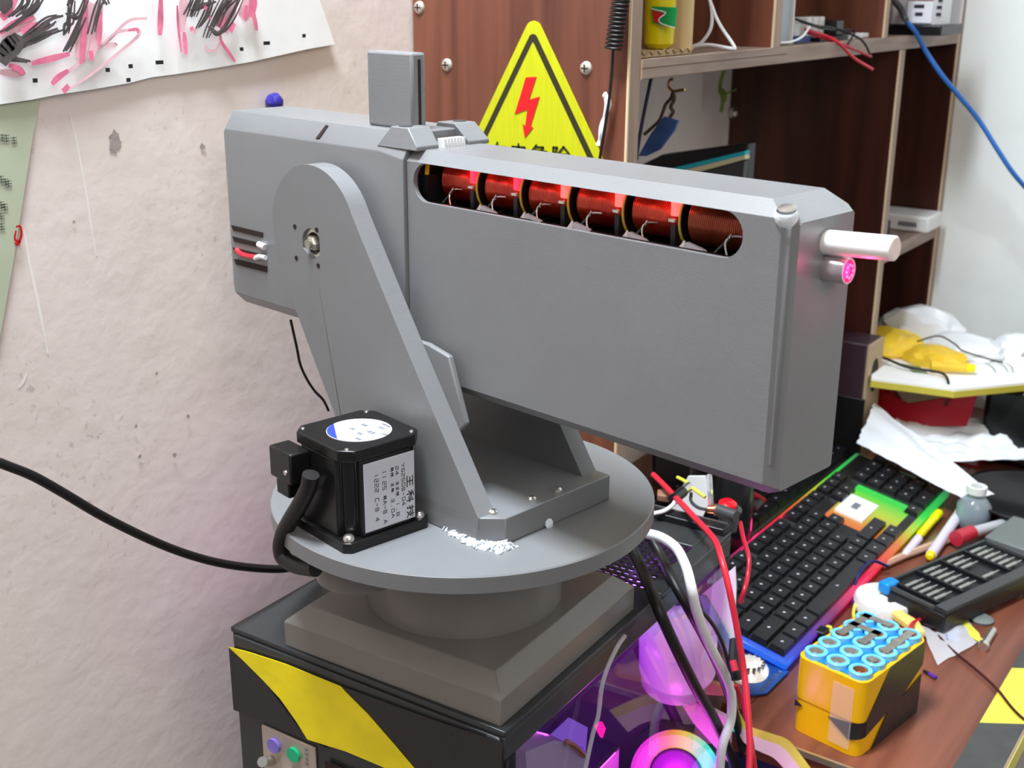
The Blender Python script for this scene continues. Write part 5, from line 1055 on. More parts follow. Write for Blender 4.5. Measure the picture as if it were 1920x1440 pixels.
# ---- clutter behind the turntable, on the far end of the case and beyond
t = tag(one('brown_block', mat('brown_block', (150,106,84), .5), lambda bm: prism(bm, [(-0.4375,0.8372,-0.4048),(-0.4331,0.8459,-0.4048),(-0.4215,0.8298,-0.4048),(-0.4322,0.8274,-0.4048)], (0, 0, .006)), bevel=.001), 'small brown block on the case top beside the turntable', 'block')
def clutter_far():
    t = thing('black_jar', 'black cylindrical jar standing behind the far end of the computer case', 'jar')
    c0 = Vector([(-0.4867,1.0729,-0.5000)][0])
    one('jar_body', 'pot_black', lambda bm: lathe(bm, (c0.x, c0.y, DZ), (0, 0, 1), [(0,.030),(.004,.033),(.12,.033),(.125,.029)], 32), t)
    one('jar_lid', 'black', lambda bm: lathe(bm, (c0.x, c0.y, DZ+.125), (0, 0, 1), [(0,.034),(.014,.034),(.016,.030)], 32), t)
    t = thing('push_button', 'round red push button on a grey barrel behind the case top', 'button')
    c1 = Vector([(-0.3772,0.8470,-0.4000)][0])
    one('button_barrel', 'dark_grey', lambda bm: lathe(bm, c1+Vector((0, 0, -.022)), (.1, 0, 1), [(0,.008),(.016,.008),(.017,.0095),(.019,.0095)], 24), t)
    one('button_cap', mat('red_cap', (232,14,30), .25), lambda bm: lathe(bm, c1+Vector((-.001, 0, -.003)), (.1, 0, 1), [(0,.0078),(.004,.0074),(.0062,.0045),(.0066,.001)], 24), t)
    t = thing('coax_plug', 'grey cable plug with a copper coloured tip lying on the case end', 'plug')
    a, b = [Vector(q) for q in [(-0.3719,0.8144,-0.3920),(-0.3546,0.8118,-0.3920)]]; e = Vector([(-0.3788,0.8106,-0.3920)][0])
    one('sleeve', 'dark_grey', lambda bm: cyl(bm, a, b, .0052, .0046, 16), t)
    one('tip', 'copper', lambda bm: (cyl(bm, a, e, .0040, .0030, 14), cyl(bm, a, a.lerp(e, .3), .0050, .0050, 14)), t)
    t = tag(one('paper_wedge', 'paper', lambda bm: prism(bm, [(-0.4555,0.9300,-0.4225),(-0.4387,0.9300,-0.4184),(-0.4325,0.9300,-0.4413)]+[(-.4850,.93,DZ),(-.5250,.93,DZ)], (0, .002, 0))), 'white paper wedge behind the case end beside the yellow wire', 'paper')
    t = tag(one('clear_strip', 'clear', lambda bm: tube(bm, [(-0.3867,0.8274,-0.3700),(-0.3815,0.8201,-0.3800),(-0.3788,0.8171,-0.3920)], .0022, 8)), 'translucent grey strip standing before the black jar', 'strip')
    t = thing('metal_clip', 'small shiny metal clip beside the yellow wire', 'clip')
    a, b = [Vector(q) for q in [(-0.4109,0.8307,-0.3920),(-0.4118,0.8438,-0.3920)]]
    one('clip_barrel', 'steel', lambda bm: cyl(bm, a, b, .0040, seg=12), t)
    one('clip_body', 'black', lambda bm: cyl(bm, a, a+(a-b)*1.4, .0046, seg=12), t)
    t = tag(one('grey_coil_cable', 'dark_grey', lambda bm: tube(bm, [(-0.4120,0.8488,-0.4000),(-0.4044,0.8340,-0.4000),(-0.3936,0.8260,-0.4000),(-0.3852,0.8282,-0.4000),(-0.3823,0.8368,-0.4000)], .0014, 8)), 'dark grey lead curled on the case end', 'cable')
    t = thing('red_white_clip', 'white and red lead lying over the black keyboard behind the case', 'lead')
    P = [(-0.4981,1.1303,-0.5000),(-0.4859,1.1173,-0.5000),(-0.4780,1.1144,-0.5050),(-0.4745,1.1387,-0.5200),(-0.4731,1.1539,-0.5300)]
    one('white_end', 'white_plastic', lambda bm: tube(bm, P[:3], .0045, 8), t)
    one('red_lead', 'red_dark', lambda bm: tube(bm, P[2:], .0028, 8), t)
    tag(one('foam_strip', 'dark_grey', lambda bm: prism(bm, [(-0.4944,1.1333,-0.5200),(-0.4932,1.1468,-0.5200),(-0.4690,1.1446,-0.5300),(-0.4670,1.1236,-0.5300),(-0.4809,1.1272,-0.5300)], (0, 0, .004)), bevel=.001), 'dark grey flat strip lying on the black keyboard', 'strip')
clutter_far()

# ================================================================== keyboards
def kb_matrix(NL, NR, FR):
    NL, NR, FR = Vector(NL), Vector(NR), Vector(FR)
    y = (FR-NR).normalized(); x = (NR-NL); x = (x-y*x.dot(y)).normalized(); z = x.cross(y)
    return Matrix((x, y, z)).transposed().to_4x4(), NL
def keyboard(t, NL, NR, FR, skip=(), rows=6, glow=False, n_along=22):
    R, O = kb_matrix(NL, NR, FR); MT = Matrix.Translation(O) @ R
    Wd = (Vector(NR)-Vector(NL)).length; Ln = (Vector(FR)-Vector(NR)).length
    if glow:
        gm = gradient_emit('keyboard_glow', [(0,(20,110,255)),(1,(60,110,80)),(.03,(30,70,230)),(.10,(66,34,190)),(.24,(140,26,100)),(.36,(255,20,110)),(.50,(255,40,60)),(.62,(240,130,40)),(.72,(200,230,50)),(.80,(40,235,70)),(.93,(40,190,90))], .905, 1.385, .85)
        b = one('glow_base', gm, lambda bm: bx(bm, (-.004, -.007, -.012), (Wd+.006, Ln+.004, -.005), MT), t, bevel=.002, label='translucent base glowing in rainbow colours')
        one('top_plate', 'kb_base', lambda bm: [bx(bm, lo, hi, MT) for lo, hi in (((.0015, .001, -.0050), (Wd-.001, Ln*.60, -.0040)), ((.0015, Ln*.835, -.0050), (Wd-.001, Ln-.001, -.0040)), ((.0015, Ln*.60, -.0050), (Wd*.28, Ln*.835, -.0040)), ((Wd*.90, Ln*.60, -.0050), (Wd-.001, Ln*.835, -.0040)))], t)
    else:
        one('base', 'kb_base', lambda bm: bx(bm, (-.004, -.004, -.014), (Wd+.004, Ln+.004, -.004), MT), t, bevel=.003)
    pitch = Ln/n_along; rp = Wd/rows
    # one keycap mesh per length, shared
    cache = {}
    def key(r, y0, ln):
        kx = rp*.88; ky = ln*pitch-pitch*.10
        k_ = (round(ln, 2),)
        if k_ not in cache:
            bm = bmesh.new(); h_ = .0052
            a = [bm.verts.new((x, y, 0)) for x, y in ((0,0), (kx,0), (kx,ky), (0,ky))]; i_ = .0014
            b = [bm.verts.new((x, y, h_)) for x, y in ((i_,i_), (kx-i_,i_), (kx-i_,ky-i_), (i_,ky-i_))]
            bm.faces.new(b)
            for q in range(4): bm.faces.new((a[q], a[(q+1) % 4], b[(q+1) % 4], b[q]))
            # printed legend
            cx, cy = kx*.5, ky*.5
            vs = [bm.verts.new((cx+dx, cy+dy, h_+.00015)) for dx, dy in ((-.0024,-.0010), (-.0008,-.0018), (.0008,.0006), (-.0008,.0014))]
            f = bm.faces.new(vs); f.material_index = 1
            me = bpy.data.meshes.new('key'); bm.to_mesh(me); bm.free(); me.materials.append(M['key']); me.materials.append(M['key_glyph']); cache[k_] = me
        o = bpy.data.objects.new('key', cache[k_]); COL.objects.link(o); o.parent = t
        o.matrix_local = MT @ Matrix.Translation((r*rp+rp*.06, y0*pitch+pitch*.05, -.004))
    # rows from the far (function) side to the space-bar side; runs along the board from its near end
    L0 = [[1]*13, [1]*13+[2], [1.5]+[1]*12+[1.5], [1.75]+[1]*11+[2.25], [2.25]+[1]*10+[2.75], [1.25,1.25,1.25,6.25,1.25,1.25,1.25,1.25]]
    offs = [[0,2,3,4,5,6.5,7.5,8.5,9.5,11,12,13,14], None, None, None, None, None]
    for r in range(rows):
        row = L0[r]; y = 0
        for i, ln in enumerate(row):
            yy_ = offs[r][i] if offs[r] else y
            if (r, i) not in skip: key(r, yy_, ln)
            y += ln
        # navigation block and number block
        nav = {0: 3, 1: 3, 2: 3, 3: 0, 4: 1, 5: 3}[r]
        for i in range(nav):
            yy_ = 15.25+(i if nav == 3 else 1)
            if ('n', r, i) not in skip: key(r, yy_, 1)
        num = {0: 0, 1: 4, 2: 4, 3: 3, 4: 4, 5: 3}[r]
        for i in range(num):
            if r == 5: seq = [(18.5, 2), (20.5, 1), (21.5, 1)]; key(r, *seq[i]) if seq[i][0] < 22 and ('m', r, i) not in skip else None
            elif ('m', r, i) not in skip: key(r, 18.5+i, 1)
    return MT, Wd, Ln, pitch, rp
KNL, KNR, KFR = (-.4500, .914, -.5370), (-.3430, .914, -.5585), (-.3400, 1.378, -.5585)
t = thing('rgb_keyboard', 'black keyboard with rainbow glowing base, some keycaps missing, beside the white tissue', 'keyboard')
MT, Wd, Ln, pitch, rp = keyboard(t, KNL, KNR, KFR, skip={('n',2,0), ('n',2,1), ('n',2,2), ('n',3,0), ('n',1,2), ('n',4,0), ('n',5,0), ('n',5,1), (3,12), (2,13), (3,11), (1,13)}, glow=True)
one('white_card', 'label_white', lambda bm: bx(bm, (Wd*.32, Ln*.645, -.0048), (Wd*.62, Ln*.755, -.0018), MT), t, label='bare white card where keys are missing')
one('card_print', 'text_mid', lambda bm: bx(bm, (Wd*.42, Ln*.685, -.0018), (Wd*.49, Ln*.72, -.00165), MT), t)
t = thing('dark_keyboard', 'unlit black keyboard lying flat behind the glowing one, half hidden by the turret', 'keyboard')
keyboard(t, (-.6050, .935, -.5570), (-.4760, .935, -.5570), (-.4760, 1.420, -.5570), skip=())
for v, en, cc in (((-.325, .925, -.565), .02, (.05, .3, 1)), ((-.465, 1.10, -.545), .03, (1, .05, .3)), ((-.33, 1.30, -.56), .01, (.1, 1, .3))):
    d = bpy.data.lights.new('keyboard_spill', 'POINT'); d.energy = en; d.color = cc; d.shadow_soft_size = .01
    o = bpy.data.objects.new('keyboard_spill', d); COL.objects.link(o); o.location = Vector(v)+Vector((0, 0, .008))

# ================================================================== things on the desk
def battery():
    t = thing('battery_pack', 'taped block of fifteen blue battery cells on the desk corner', 'battery')
    a = Vector([(-0.2482,0.8308,-0.5750)][0])
    d1 = (Vector([(-0.3026,0.8352,-0.5050)][0])-Vector([(-0.2494,0.8249,-0.5050)][0])); d2 = (Vector([(-0.2309,0.9177,-0.5050)][0])-Vector([(-0.2494,0.8249,-0.5050)][0]))
    ang = math.atan2(-d1.y, -d1.x)
    BMx = Matrix.Translation((a.x+.004, a.y-.008, DZ)) @ Matrix.Rotation(rad(-10), 4, 'Z')
    sx, sy = .0605, .1000; H = .0715
    def rr(bm, x0, y0, x1, y1, r, z0, z1):
        P = []
        for cx, cy, a0 in ((x1-r, y1-r, 0), (x0+r, y1-r, 90), (x0+r, y0+r, 180), (x1-r, y0+r, 270)):
            for k in range(5): an = rad(a0+90*k/4); P.append((cx+r*math.cos(an), cy+r*math.sin(an), z0))
        prism(bm, P, (0, 0, z1-z0), BMx)
    one('tape_wrap', 'pack_tape', lambda bm: rr(bm, -sx, 0, 0, sy, .009, 0, .0315), t, bevel=.0005, label='lower turn of yellow tape')
    one('tape_wrap', 'pack_tape', lambda bm: rr(bm, -sx-.0006, -.0006, .0006, sy+.0006, .009, .0305, H-.004), t, bevel=.0005, label='upper turn of yellow tape')
    # black bolt-shaped bands on the right face and corner
    def band(bm):
        x = .0009
        for P in ([(x,.038,H-.0045),(x,.094,H-.0045),(x,.0945,.046),(x,.062,.0285),(x,.0945,.037),(x,.0945,.0005),(x,.020,.0005),(x,.042,.0255),(x,.007,.0175),(x,.007,.0320)],):
            prism(bm, P, (.0004, 0, 0), BMx)
    one('black_band', 'tape_black', band, t)
    one('black_band', 'tape_black', lambda bm: prism(bm, [(-.028,-.0009,.0270),(-.009,-.0009,.0300),(-.009,-.0009,.0150)], (0, -.0003, 0), BMx), t)
    one('black_band', 'tape_black', lambda bm: prism(bm, [(-.0582,-.0004,.0285),(-.0505,-.0009,.0250),(-.0582,-.0004,.0225)], (0, -.0003, 0), BMx), t)
    def corner(bm):
        r_ = .0096; V0 = []; V1 = []
        for k in range(7):
            an = -PI/2+PI/2*k/6; x, y = -.009+.0006+(r_+.0004)*math.cos(an)-.0006, .009-.0006+(r_+.0004)*math.sin(an)+.0006
            V0.append(bm.verts.new(BMx @ Vector((x, y, .0150+.0025*k/6)))); V1.append(bm.verts.new(BMx @ Vector((x, y, .0300+.002*k/6))))
        for k in range(6): bm.faces.new((V0[k], V0[k+1], V1[k+1], V1[k]))
    one('black_band', 'tape_black', corner, t)
    one('clear_tape', 'clear_tape', lambda bm: bx(bm, (-.026, -.0013, .006), (-.0075, -.0010, .060), BMx), t)
    one('filler', 'cell_blue2', lambda bm: rr(bm, -sx+.003, .003, -.003, sy-.003, .007, H-.006, H-.003), t)
    pit = .0196
    for i in range(3):
        for j in range(5):
            c = (-.0102-i*pit, .0102+j*pit)
            cl = one('cell', 'cell_blue', lambda bm: (lathe(bm, (c[0], c[1], H-.006), (0, 0, 1), [(0,.0092),(.0065,.0092),(.0070,.0086),(.0070,.0060),(.0062,.0058)], 24, BMx, close=False)), t)
            one('cell_terminal', 'nickel' if (i+j) % 4 else 'copper', lambda bm: lathe(bm, (c[0], c[1], H), (0, 0, 1), [(0,.0060),(.0002,.0058),(.0004,.0034),(.0012,.0032)], 16, BMx), cl)
    for (i0, j0, i1, j1) in ((0,2,0,4), (1,2,1,3), (2,2,2,4), (1,3,2,3), (1,4,2,4), (0,1,0,1)):
        x0, x1 = sorted((-.0102-i0*pit, -.0102-i1*pit)); y0, y1 = sorted((.0102+j0*pit, .0102+j1*pit))
        one('nickel_strip', 'nickel', lambda bm: bx(bm, (x0-.0034, y0-.0034, H+.0012), (x1+.0034, y1+.0034, H+.0016), BMx), t)
battery()

def bit_set():
    t = thing('bit_case', 'black screwdriver bit case with rows of steel bits and a blue corner tab', 'tool case')
    P = [Vector(q) for q in [(-0.3146,1.0752,-0.5480),(-0.2463,1.0515,-0.5480),(-0.1982,1.2305,-0.5480),(-0.2770,1.2393,-0.5480)]]
    xax = (P[1]-P[0]).normalized(); yax = (P[2]-P[1]); yax = (yax-xax*yax.dot(xax)).normalized()
    MTx = Matrix.Translation(P[0]) @ Matrix((xax, yax, Vector((0, 0, 1)))).transposed().to_4x4()
    wx = (P[1]-P[0]).length; ly = (P[2]-P[1]).length*.96
    z0 = DZ-(-.548)
    one('case_shell', 'black', lambda bm: bx(bm, (0, 0, z0+.004), (wx, ly, -.0035), MTx), t, bevel=.003)
    one('rim', 'dark_grey', lambda bm: [bx(bm, lo, hi, MTx) for lo, hi in (((0,0,-.0035), (wx,.003,.0005)), ((wx-.013,0,-.0035), (wx,ly,.0005)), ((0,ly-.012,-.0035), (wx,ly,.0005)), ((0,0,-.0035), (.003,ly,.0005)))], t, bevel=.0006)
    one('blue_tab', mat('blue_tab', (20,140,220), .3), lambda bm: bx(bm, (-.002, -.003, -.010), (.011, .016, .0022), MTx), t, bevel=.003)
    n_r = 4; rl = (ly-.024)/n_r
    for r in range(n_r):
        one('bit_rail', 'black', lambda bm: bx(bm, (.004, .010+r*rl, -.0034), (wx-.015, .013+r*rl, .0005), MTx), t)
        nb = 6
        for k in range(nb):
            if (r, k) in ((2,3), (2,4), (0,0)): continue
            x = .010+k*(wx-.032)/(nb-1); y = .0135+r*rl
            one('steel_bit', 'bit', lambda bm: (cyl(bm, (x, y, -.0005), (x, y+rl*.45, -.0005), .0016, seg=6, mtx=MTx), cyl(bm, (x, y+rl*.45, -.0005), (x, y+rl*.72, -.0005), .0009, .0005, 6, MTx)), t)
    for k in range(5):
        pass
bit_set()
def knob():
    t = thing('gear_cap', 'white ridged plastic gear cap lying between the keyboard and the bit case', 'cap')
    c0 = Vector([(-0.3094,1.0765,-0.5620)][0])
    bm = bmesh.new(); n_ = 80; R1 = .0295
    prof = [(0, 0), (.010, 0), (.013, -.002), (.013, -.016), (.010, -.019)]
    rings = []
    for h_, dr in prof:
        rings.append([bm.verts.new((c0.x+(R1+dr-(.0009 if i % 2 and h_ < .011 else 0))*math.cos(2*PI*i/n_), c0.y+(R1+dr-(.0009 if i % 2 and h_ < .011 else 0))*math.sin(2*PI*i/n_), DZ+.0005+h_)) for i in range(n_)])
    for a, b in zip(rings, rings[1:]):
        for i in range(n_): bm.faces.new((a[i], a[(i+1) % n_], b[(i+1) % n_], b[i]))
    bm.faces.new(rings[0]); bm.faces.new(rings[-1])
    obj('ridged_cap', bm, 'white_plastic', t, autosm=30)
    one('center_boss', 'white_plastic', lambda bm: lathe(bm, (c0.x, c0.y, DZ+.0105), (0, 0, 1), [(0,.006),(.004,.006),(.005,.004)], 20), t)
knob()
def desk_bits():
    Z0 = DZ
    def screwish(name, lab, cat, p0, p1, r, m='steel', head=None):
        t = thing(name, lab, cat); a = Vector(p0); b = Vector(p1)
        one('shaft', m, lambda bm: cyl(bm, a, b, r, seg=12), t)
        one('head', m if head is None else head, lambda bm: cyl(bm, a, a+(a-b).normalized()*.004, r*1.5, r*1.3, 12), t)
    P = [(-0.2091,1.0537,-0.5710),(-0.2096,1.0867,-0.5710)]
    screwish('steel_pin', 'small steel pin lying alone on the desk right of the battery pack', 'pin', P[0], P[1], .0036)
    for (q, lab, r, h_) in (([(-0.2265,1.1500,-0.5750)][0], 'short steel nut standing on the desk below the bit case', .0085, .011), ([(-0.2122,1.1848,-0.5750)][0], 'second steel nut nearer the right edge below the bit case', .0075, .009)):
        t = thing('hex_nut', lab, 'nut')
        one('nut_body', 'bit', lambda bm: cyl(bm, q, Vector(q)+Vector((0, 0, h_)), r, seg=6), t, bevel=.0006)
        one('nut_bore', 'hole', lambda bm: cyl(bm, Vector(q)+Vector((0, 0, h_)), Vector(q)+Vector((0, 0, h_+.0003)), r*.5, seg=16), t)
    q = Vector([(-0.2248,1.1056,-0.5750)][0])
    tag(one('grey_disc', 'grey_box', lambda bm: lathe(bm, q, (0, 0, 1), [(0,.010),(.003,.011),(.005,.008)], 24)), 'small grey plastic disc on the desk beside the bit case', 'disc')
    for k, (x, y) in enumerate(((1744,1146),(1762,1152),(1780,1158),(1793,1162))):
        pass
    for P_, lab in (([(-0.2524,1.0817,-0.5720),(-0.2583,1.1229,-0.5720)], 'leftmost loose steel bit lying under the front of the bit case'), ([(-0.2457,1.0827,-0.5720),(-0.2521,1.1247,-0.5720)], 'middle loose steel bit under the front of the bit case'), ([(-0.2399,1.0869,-0.5720),(-0.2464,1.1261,-0.5720)], 'rightmost loose steel bit under the front of the bit case')):
        t = thing('loose_bit', lab, 'bit', 'loose bits beside the bit case')
        a, b = Vector(P_[0]), Vector(P_[1])
        one('bit_shank', 'bit', lambda bm: cyl(bm, a, a.lerp(b, .6), .0026, seg=6), t)
        one('bit_tip', 'bit', lambda bm: cyl(bm, a.lerp(b, .6), b, .0016, .0008, 6), t)
    P = [(-0.2724,1.0654,-0.5740),(-0.2357,1.0994,-0.5740),(-0.2140,1.0683,-0.5740),(-0.2164,0.9964,-0.5740),(-0.2343,0.9988,-0.5740),(-0.2557,1.0325,-0.5740)]
    def bag(bm):
        R = random.Random(5); n_ = 9; top = []
        A, B, C_, D = [Vector(q) for q in (P[0], P[1], P[2], P[4])]
        G = []
        for i in range(n_):
            row = []
            for j in range(n_):
                u, v = i/(n_-1), j/(n_-1); q = A*(1-u)*(1-v)+B*u*(1-v)+Vector(P[2])*u*v+D*(1-u)*v
                row.append(bm.verts.new(q+Vector((R.uniform(-.001, .001), R.uniform(-.001, .001), .0006+R.uniform(0, .006)*math.sin(PI*u)*math.sin(PI*v)))))
            G.append(row)
        for i in range(n_-1):
            for j in range(n_-1): bm.faces.new((G[i][j], G[i+1][j], G[i+1][j+1], G[i][j+1]))
    tag(one('clear_bag', 'bag_clear', bag), 'crumpled clear plastic bag lying right of the battery pack', 'bag')
    P = [(-0.2567,1.0846,-0.5730),(-0.2418,1.0852,-0.5730),(-0.2292,1.0494,-0.5730),(-0.2406,1.0471,-0.5730)]
    tag(one('blue_card', mat('blue_card', (120,142,190), .4), lambda bm: prism(bm, P, (0, 0, .001))), 'small pale blue card showing under the clear bag', 'card')
    P = [(-0.2410,1.0910,-0.5725),(-0.2237,1.0641,-0.5725),(-0.2114,1.0576,-0.5725),(-0.2191,1.0758,-0.5725),(-0.2355,1.0925,-0.5725)]
    tag(one('yellow_slip', 'tape_pale', lambda bm: prism(bm, P, (0, 0, .0006))), 'narrow yellow slip at the edge of the clear bag', 'slip')
    t = thing('purple_pin', 'short black and purple jumper plug lying right of the battery pack', 'plug')
    a, b, c_ = [Vector(q) for q in [(-0.2412,0.9809,-0.5730),(-0.2360,0.9793,-0.5730),(-0.2289,0.9758,-0.5730)]]
    one('plug_half', 'black', lambda bm: cyl(bm, a, b, .0016, seg=8), t); one('plug_half', 'purple_pin', lambda bm: cyl(bm, b, c_, .0018, seg=8), t, label='purple half')
    cable('thin dark red wire curving across the desk to its right edge', [(-0.2768,1.0691,-0.5725),(-0.2591,1.0593,-0.5725),(-0.2314,1.0316,-0.5725),(-0.2041,1.0098,-0.5725),(-0.1815,0.9890,-0.5725),(-0.1637,0.9667,-0.5725),(-0.1525,0.9555,-0.5725),(-0.1407,0.9480,-0.5725)], .0011, mat('dark_red_wire', (70,20,16), .4), 'wire', 'wire')
    cable('red wire bundle tucked under the white cap beside the battery pack', [(-0.2856,1.0700,-0.5700),(-0.2734,1.0553,-0.5680),(-0.2692,1.0285,-0.5600),(-0.2646,1.0025,-0.5520),(-0.2698,1.0365,-0.5600),(-0.2698,1.0686,-0.5700)], .0018, 'red_cable', 'wire', 'wire')
    cable('yellow wire beside the glowing keyboard edge under the white cap', [(-0.3425,1.1418,-0.5650),(-0.3399,1.1072,-0.5680),(-0.3353,1.0737,-0.5700),(-0.3272,1.0400,-0.5700),(-0.3147,1.0128,-0.5650)], .0016, 'yellow_wire', 'wire', 'wire')
    cable('dark blue wire arching from the keyboard edge to the white cap', [(-0.3305,1.1475,-0.5650),(-0.3415,1.1298,-0.5550),(-0.3432,1.1022,-0.5550),(-0.3428,1.0840,-0.5650),(-0.3321,1.0539,-0.5720)], .0017, mat('navy_wire', (30,36,96), .4), 'wire', 'wire')
    tag(one('yellow_sleeve', mat('pale_yellow_sleeve', (246,214,120), .5), lambda bm: prism(bm, [(-0.3054,1.0602,-0.5720),(-0.2873,1.0604,-0.5720),(-0.2677,1.0496,-0.5720),(-0.2563,1.0337,-0.5720),(-0.2655,1.0318,-0.5720),(-0.2881,1.0473,-0.5720)], (0, 0, .010)), bevel=.003), 'pale yellow sleeve behind the battery pack', 'sleeve')
    t = thing('terminal_plug', 'small black terminal plug with yellow bead between keyboard and battery pack', 'plug')
    a = Vector([(-0.3417,0.9824,-0.5700)][0])
    one('plug_body', 'black', lambda bm: bx(bm, a-Vector((.010,.006,.0045)), a+Vector((.010,.008,.006))), t, bevel=.001)
    one('yellow_bead', 'yellow_wire', lambda bm: lathe(bm, a+Vector((.006,.016,-.004)), (0,0,1), [(0,.003),(.003,.0045),(.006,.003)], 10), t)
    one('metal_terminal', 'steel', lambda bm: (cyl(bm, a+Vector((-.006,-.006,0)), a+Vector((-.007,-.012,.001)), .0016, seg=8), cyl(bm, a+Vector((.001,-.006,0)), a+Vector((.001,-.012,.001)), .0016, seg=8)), t)
desk_bits()
def pens():
    def pen(lab, p0, p1, r, body, cap, frac=.3, tip=None):
        t = thing('marker_pen', lab, 'pen'); a, b = Vector(p0), Vector(p1); m_ = a.lerp(b, 1-frac)
        one('barrel', body, lambda bm: cyl(bm, a, m_, r*.92, seg=16), t)
        one('cap', cap, lambda bm: cyl(bm, m_, b, r, seg=16), t)
        d = (a-b).normalized()
        one('end_plug', tip or cap, lambda bm: lathe(bm, a, d, [(0,r*.8),(.006,r*.75),(.008,r*.4)], 14), t)
    P = [(-0.3043,1.2073,-0.5680),(-0.3145,1.4149,-0.5680)]
    pen('clear marker pen with a yellow cap, the one reaching the tissue', P[0], P[1], .0062, 'frost', mat('mustard_cap', (206,184,40), .4), .38, 'tape_yellow')
    P = [(-0.3295,1.2539,-0.5680),(-0.3302,1.3199,-0.5680)]
    pen('short bright yellow pen nearest the glowing keyboard edge', P[0], P[1], .0050, 'tape_yellow', 'tape_yellow', .3)
    P = [(-0.3282,1.2014,-0.5700),(-0.3288,1.2430,-0.5700)]
    pen('clear stub of a pen lying along the glowing keyboard edge', P[0], P[1], .0048, 'frost', 'frost', .3)
    t = thing('wooden_stick', 'thin flat wooden stick lying across the desk toward the knife', 'stick')
    one('stick', 'tan_wood', lambda bm: prism(bm, [(-0.3459,1.1536,-0.5720),(-0.3297,1.2069,-0.5720),(-0.3024,1.2772,-0.5720),(-0.2937,1.2668,-0.5720),(-0.3244,1.1904,-0.5720),(-0.3352,1.1552,-0.5720)], (0, 0, .003)), t, bevel=.0006)
    one('stick_edge', 'edge_light', lambda bm: tube(bm, [(-0.3412,1.1556,-0.5690),(-0.3276,1.1993,-0.5690),(-0.3004,1.2691,-0.5690)], .0009, 6), t)
    t = thing('utility_knife', 'clear craft knife with a red collar lying above the bit case', 'knife')
    a, b, c_ = [Vector(q) for q in [(-0.2915,1.2491,-0.5620),(-0.2820,1.2757,-0.5620),(-0.2585,1.3199,-0.5620)]]
    one('collar', mat('red_collar', (190,40,60), .3), lambda bm: cyl(bm, a, b, .0085, .0080, 16), t)
    one('handle', mat('grey_clear_handle', (190,190,194), .3), lambda bm: (tube(bm, [b, b.lerp(c_, .5), c_], .0062, 10, 4),), t)
    t = thing('glass_vial', 'small clear bottle with blue liquid and white cap behind the knife', 'bottle')
    q = Vector([(-0.2937,1.3241,-0.5750)][0])
    one('vial_body', 'water', lambda bm: lathe(bm, q, (0, 0, 1), [(0,.016),(.003,.0185),(.026,.0185),(.034,.012),(.036,.009),(.044,.009)], 28), t)
    one('liquid', 'blue_liquid', lambda bm: lathe(bm, q+Vector((0,0,.002)), (0, 0, 1), [(0,.0165),(.014,.0165)], 28), t)
    one('vial_neck_ring', 'white_plastic', lambda bm: lathe(bm, q+Vector((0,0,.044)), (0, 0, 1), [(-.004,.0112),(.004,.0112),(.004,.006),(0,.006)], 24, close=False), t)
    t = thing('tape_roll', 'white roll of tape at the right edge above the grey box', 'tape roll')
    q = Vector([(-0.2221,1.2620,-0.5600)][0])
    one('roll', 'white_plastic', lambda bm: lathe(bm, q+Vector((0,0,-.015)), (0, 0, 1), [(0,.036),(.022,.036),(.022,.024),(0,.024),(0,.036)], 48, close=False), t)
    one('core', 'cardboard', lambda bm: lathe(bm, q+Vector((0,0,-.0148)), (0, 0, 1), [(0,.0238),(.0215,.0238),(.0215,.0225),(0,.0225)], 40, close=False), t)
    t = thing('grey_box', 'flat grey plastic box at the right edge behind the bit case', 'box')
    P = [(-0.2603,1.2370,-0.5450),(-0.2133,1.2272,-0.5450),(-0.1988,1.3041,-0.5450),(-0.2492,1.3100,-0.5450)]
    one('box_body', 'dark_grey', lambda bm: prism(bm, [(x, y, DZ+.0002) for x, y, z in P], (0, 0, .022)), t, bevel=.002)
    one('box_lid', 'grey_box', lambda bm: prism(bm, [(x, y, DZ+.0225) for x, y, z in P], (0, 0, .007)), t, bevel=.002)
    tag(one('orange_bead', mat('orange_bead', (214,120,90), .4), lambda bm: lathe(bm, [(-0.2841,1.3541,-0.5750)][0], (0,0,1), [(0,.004),(.004,.006),(.008,.004)], 12)), 'tiny orange bead between the clear bottle and the white roll', 'bead')
pens()
def led_module():
    t = thing('led_module', 'blue circuit board with a round white light cluster at the near keyboard corner', 'circuit')
    P = [(-0.3831,0.9123,-0.5730),(-0.3744,0.9392,-0.5730),(-0.3373,0.9077,-0.5730),(-0.3386,0.8652,-0.5730),(-0.3494,0.8534,-0.5730)]
    one('board', 'pcb_blue', lambda bm: prism(bm, P, (0, 0, .0016)), t)
    c0 = Vector([(-0.3655,0.8863,-0.5660)][0])
    one('light_dome', 'led_white', lambda bm: lathe(bm, c0+Vector((0,0,-.006)), (.1, -.2, 1), [(0,.017),(.004,.0175),(.008,.014),(.011,.008),(.012,.002)], 28), t)
    def pins(bm):
        R = random.Random(2)
        for k in range(16):
            a = 2*PI*k/16; bx(bm, c0+Vector((math.cos(a)*.0125-.0012, math.sin(a)*.0125-.0012, .0)), c0+Vector((math.cos(a)*.0125+.0012, math.sin(a)*.0125+.0012, .0055)))
    one('light_element', 'steel', pins, t)
    def parts(bm):
        A, B = Vector(P[2]), Vector(P[3])
        for k in range(6):
            q = A.lerp(B, (k+.5)/6)+(c0-A).normalized()*.006; bx(bm, (q.x-.0015, q.y-.001, DZ+.0036), (q.x+.0015, q.y+.001, DZ+.0056))
    one('solder_pad', 'steel', parts, t)
led_module()

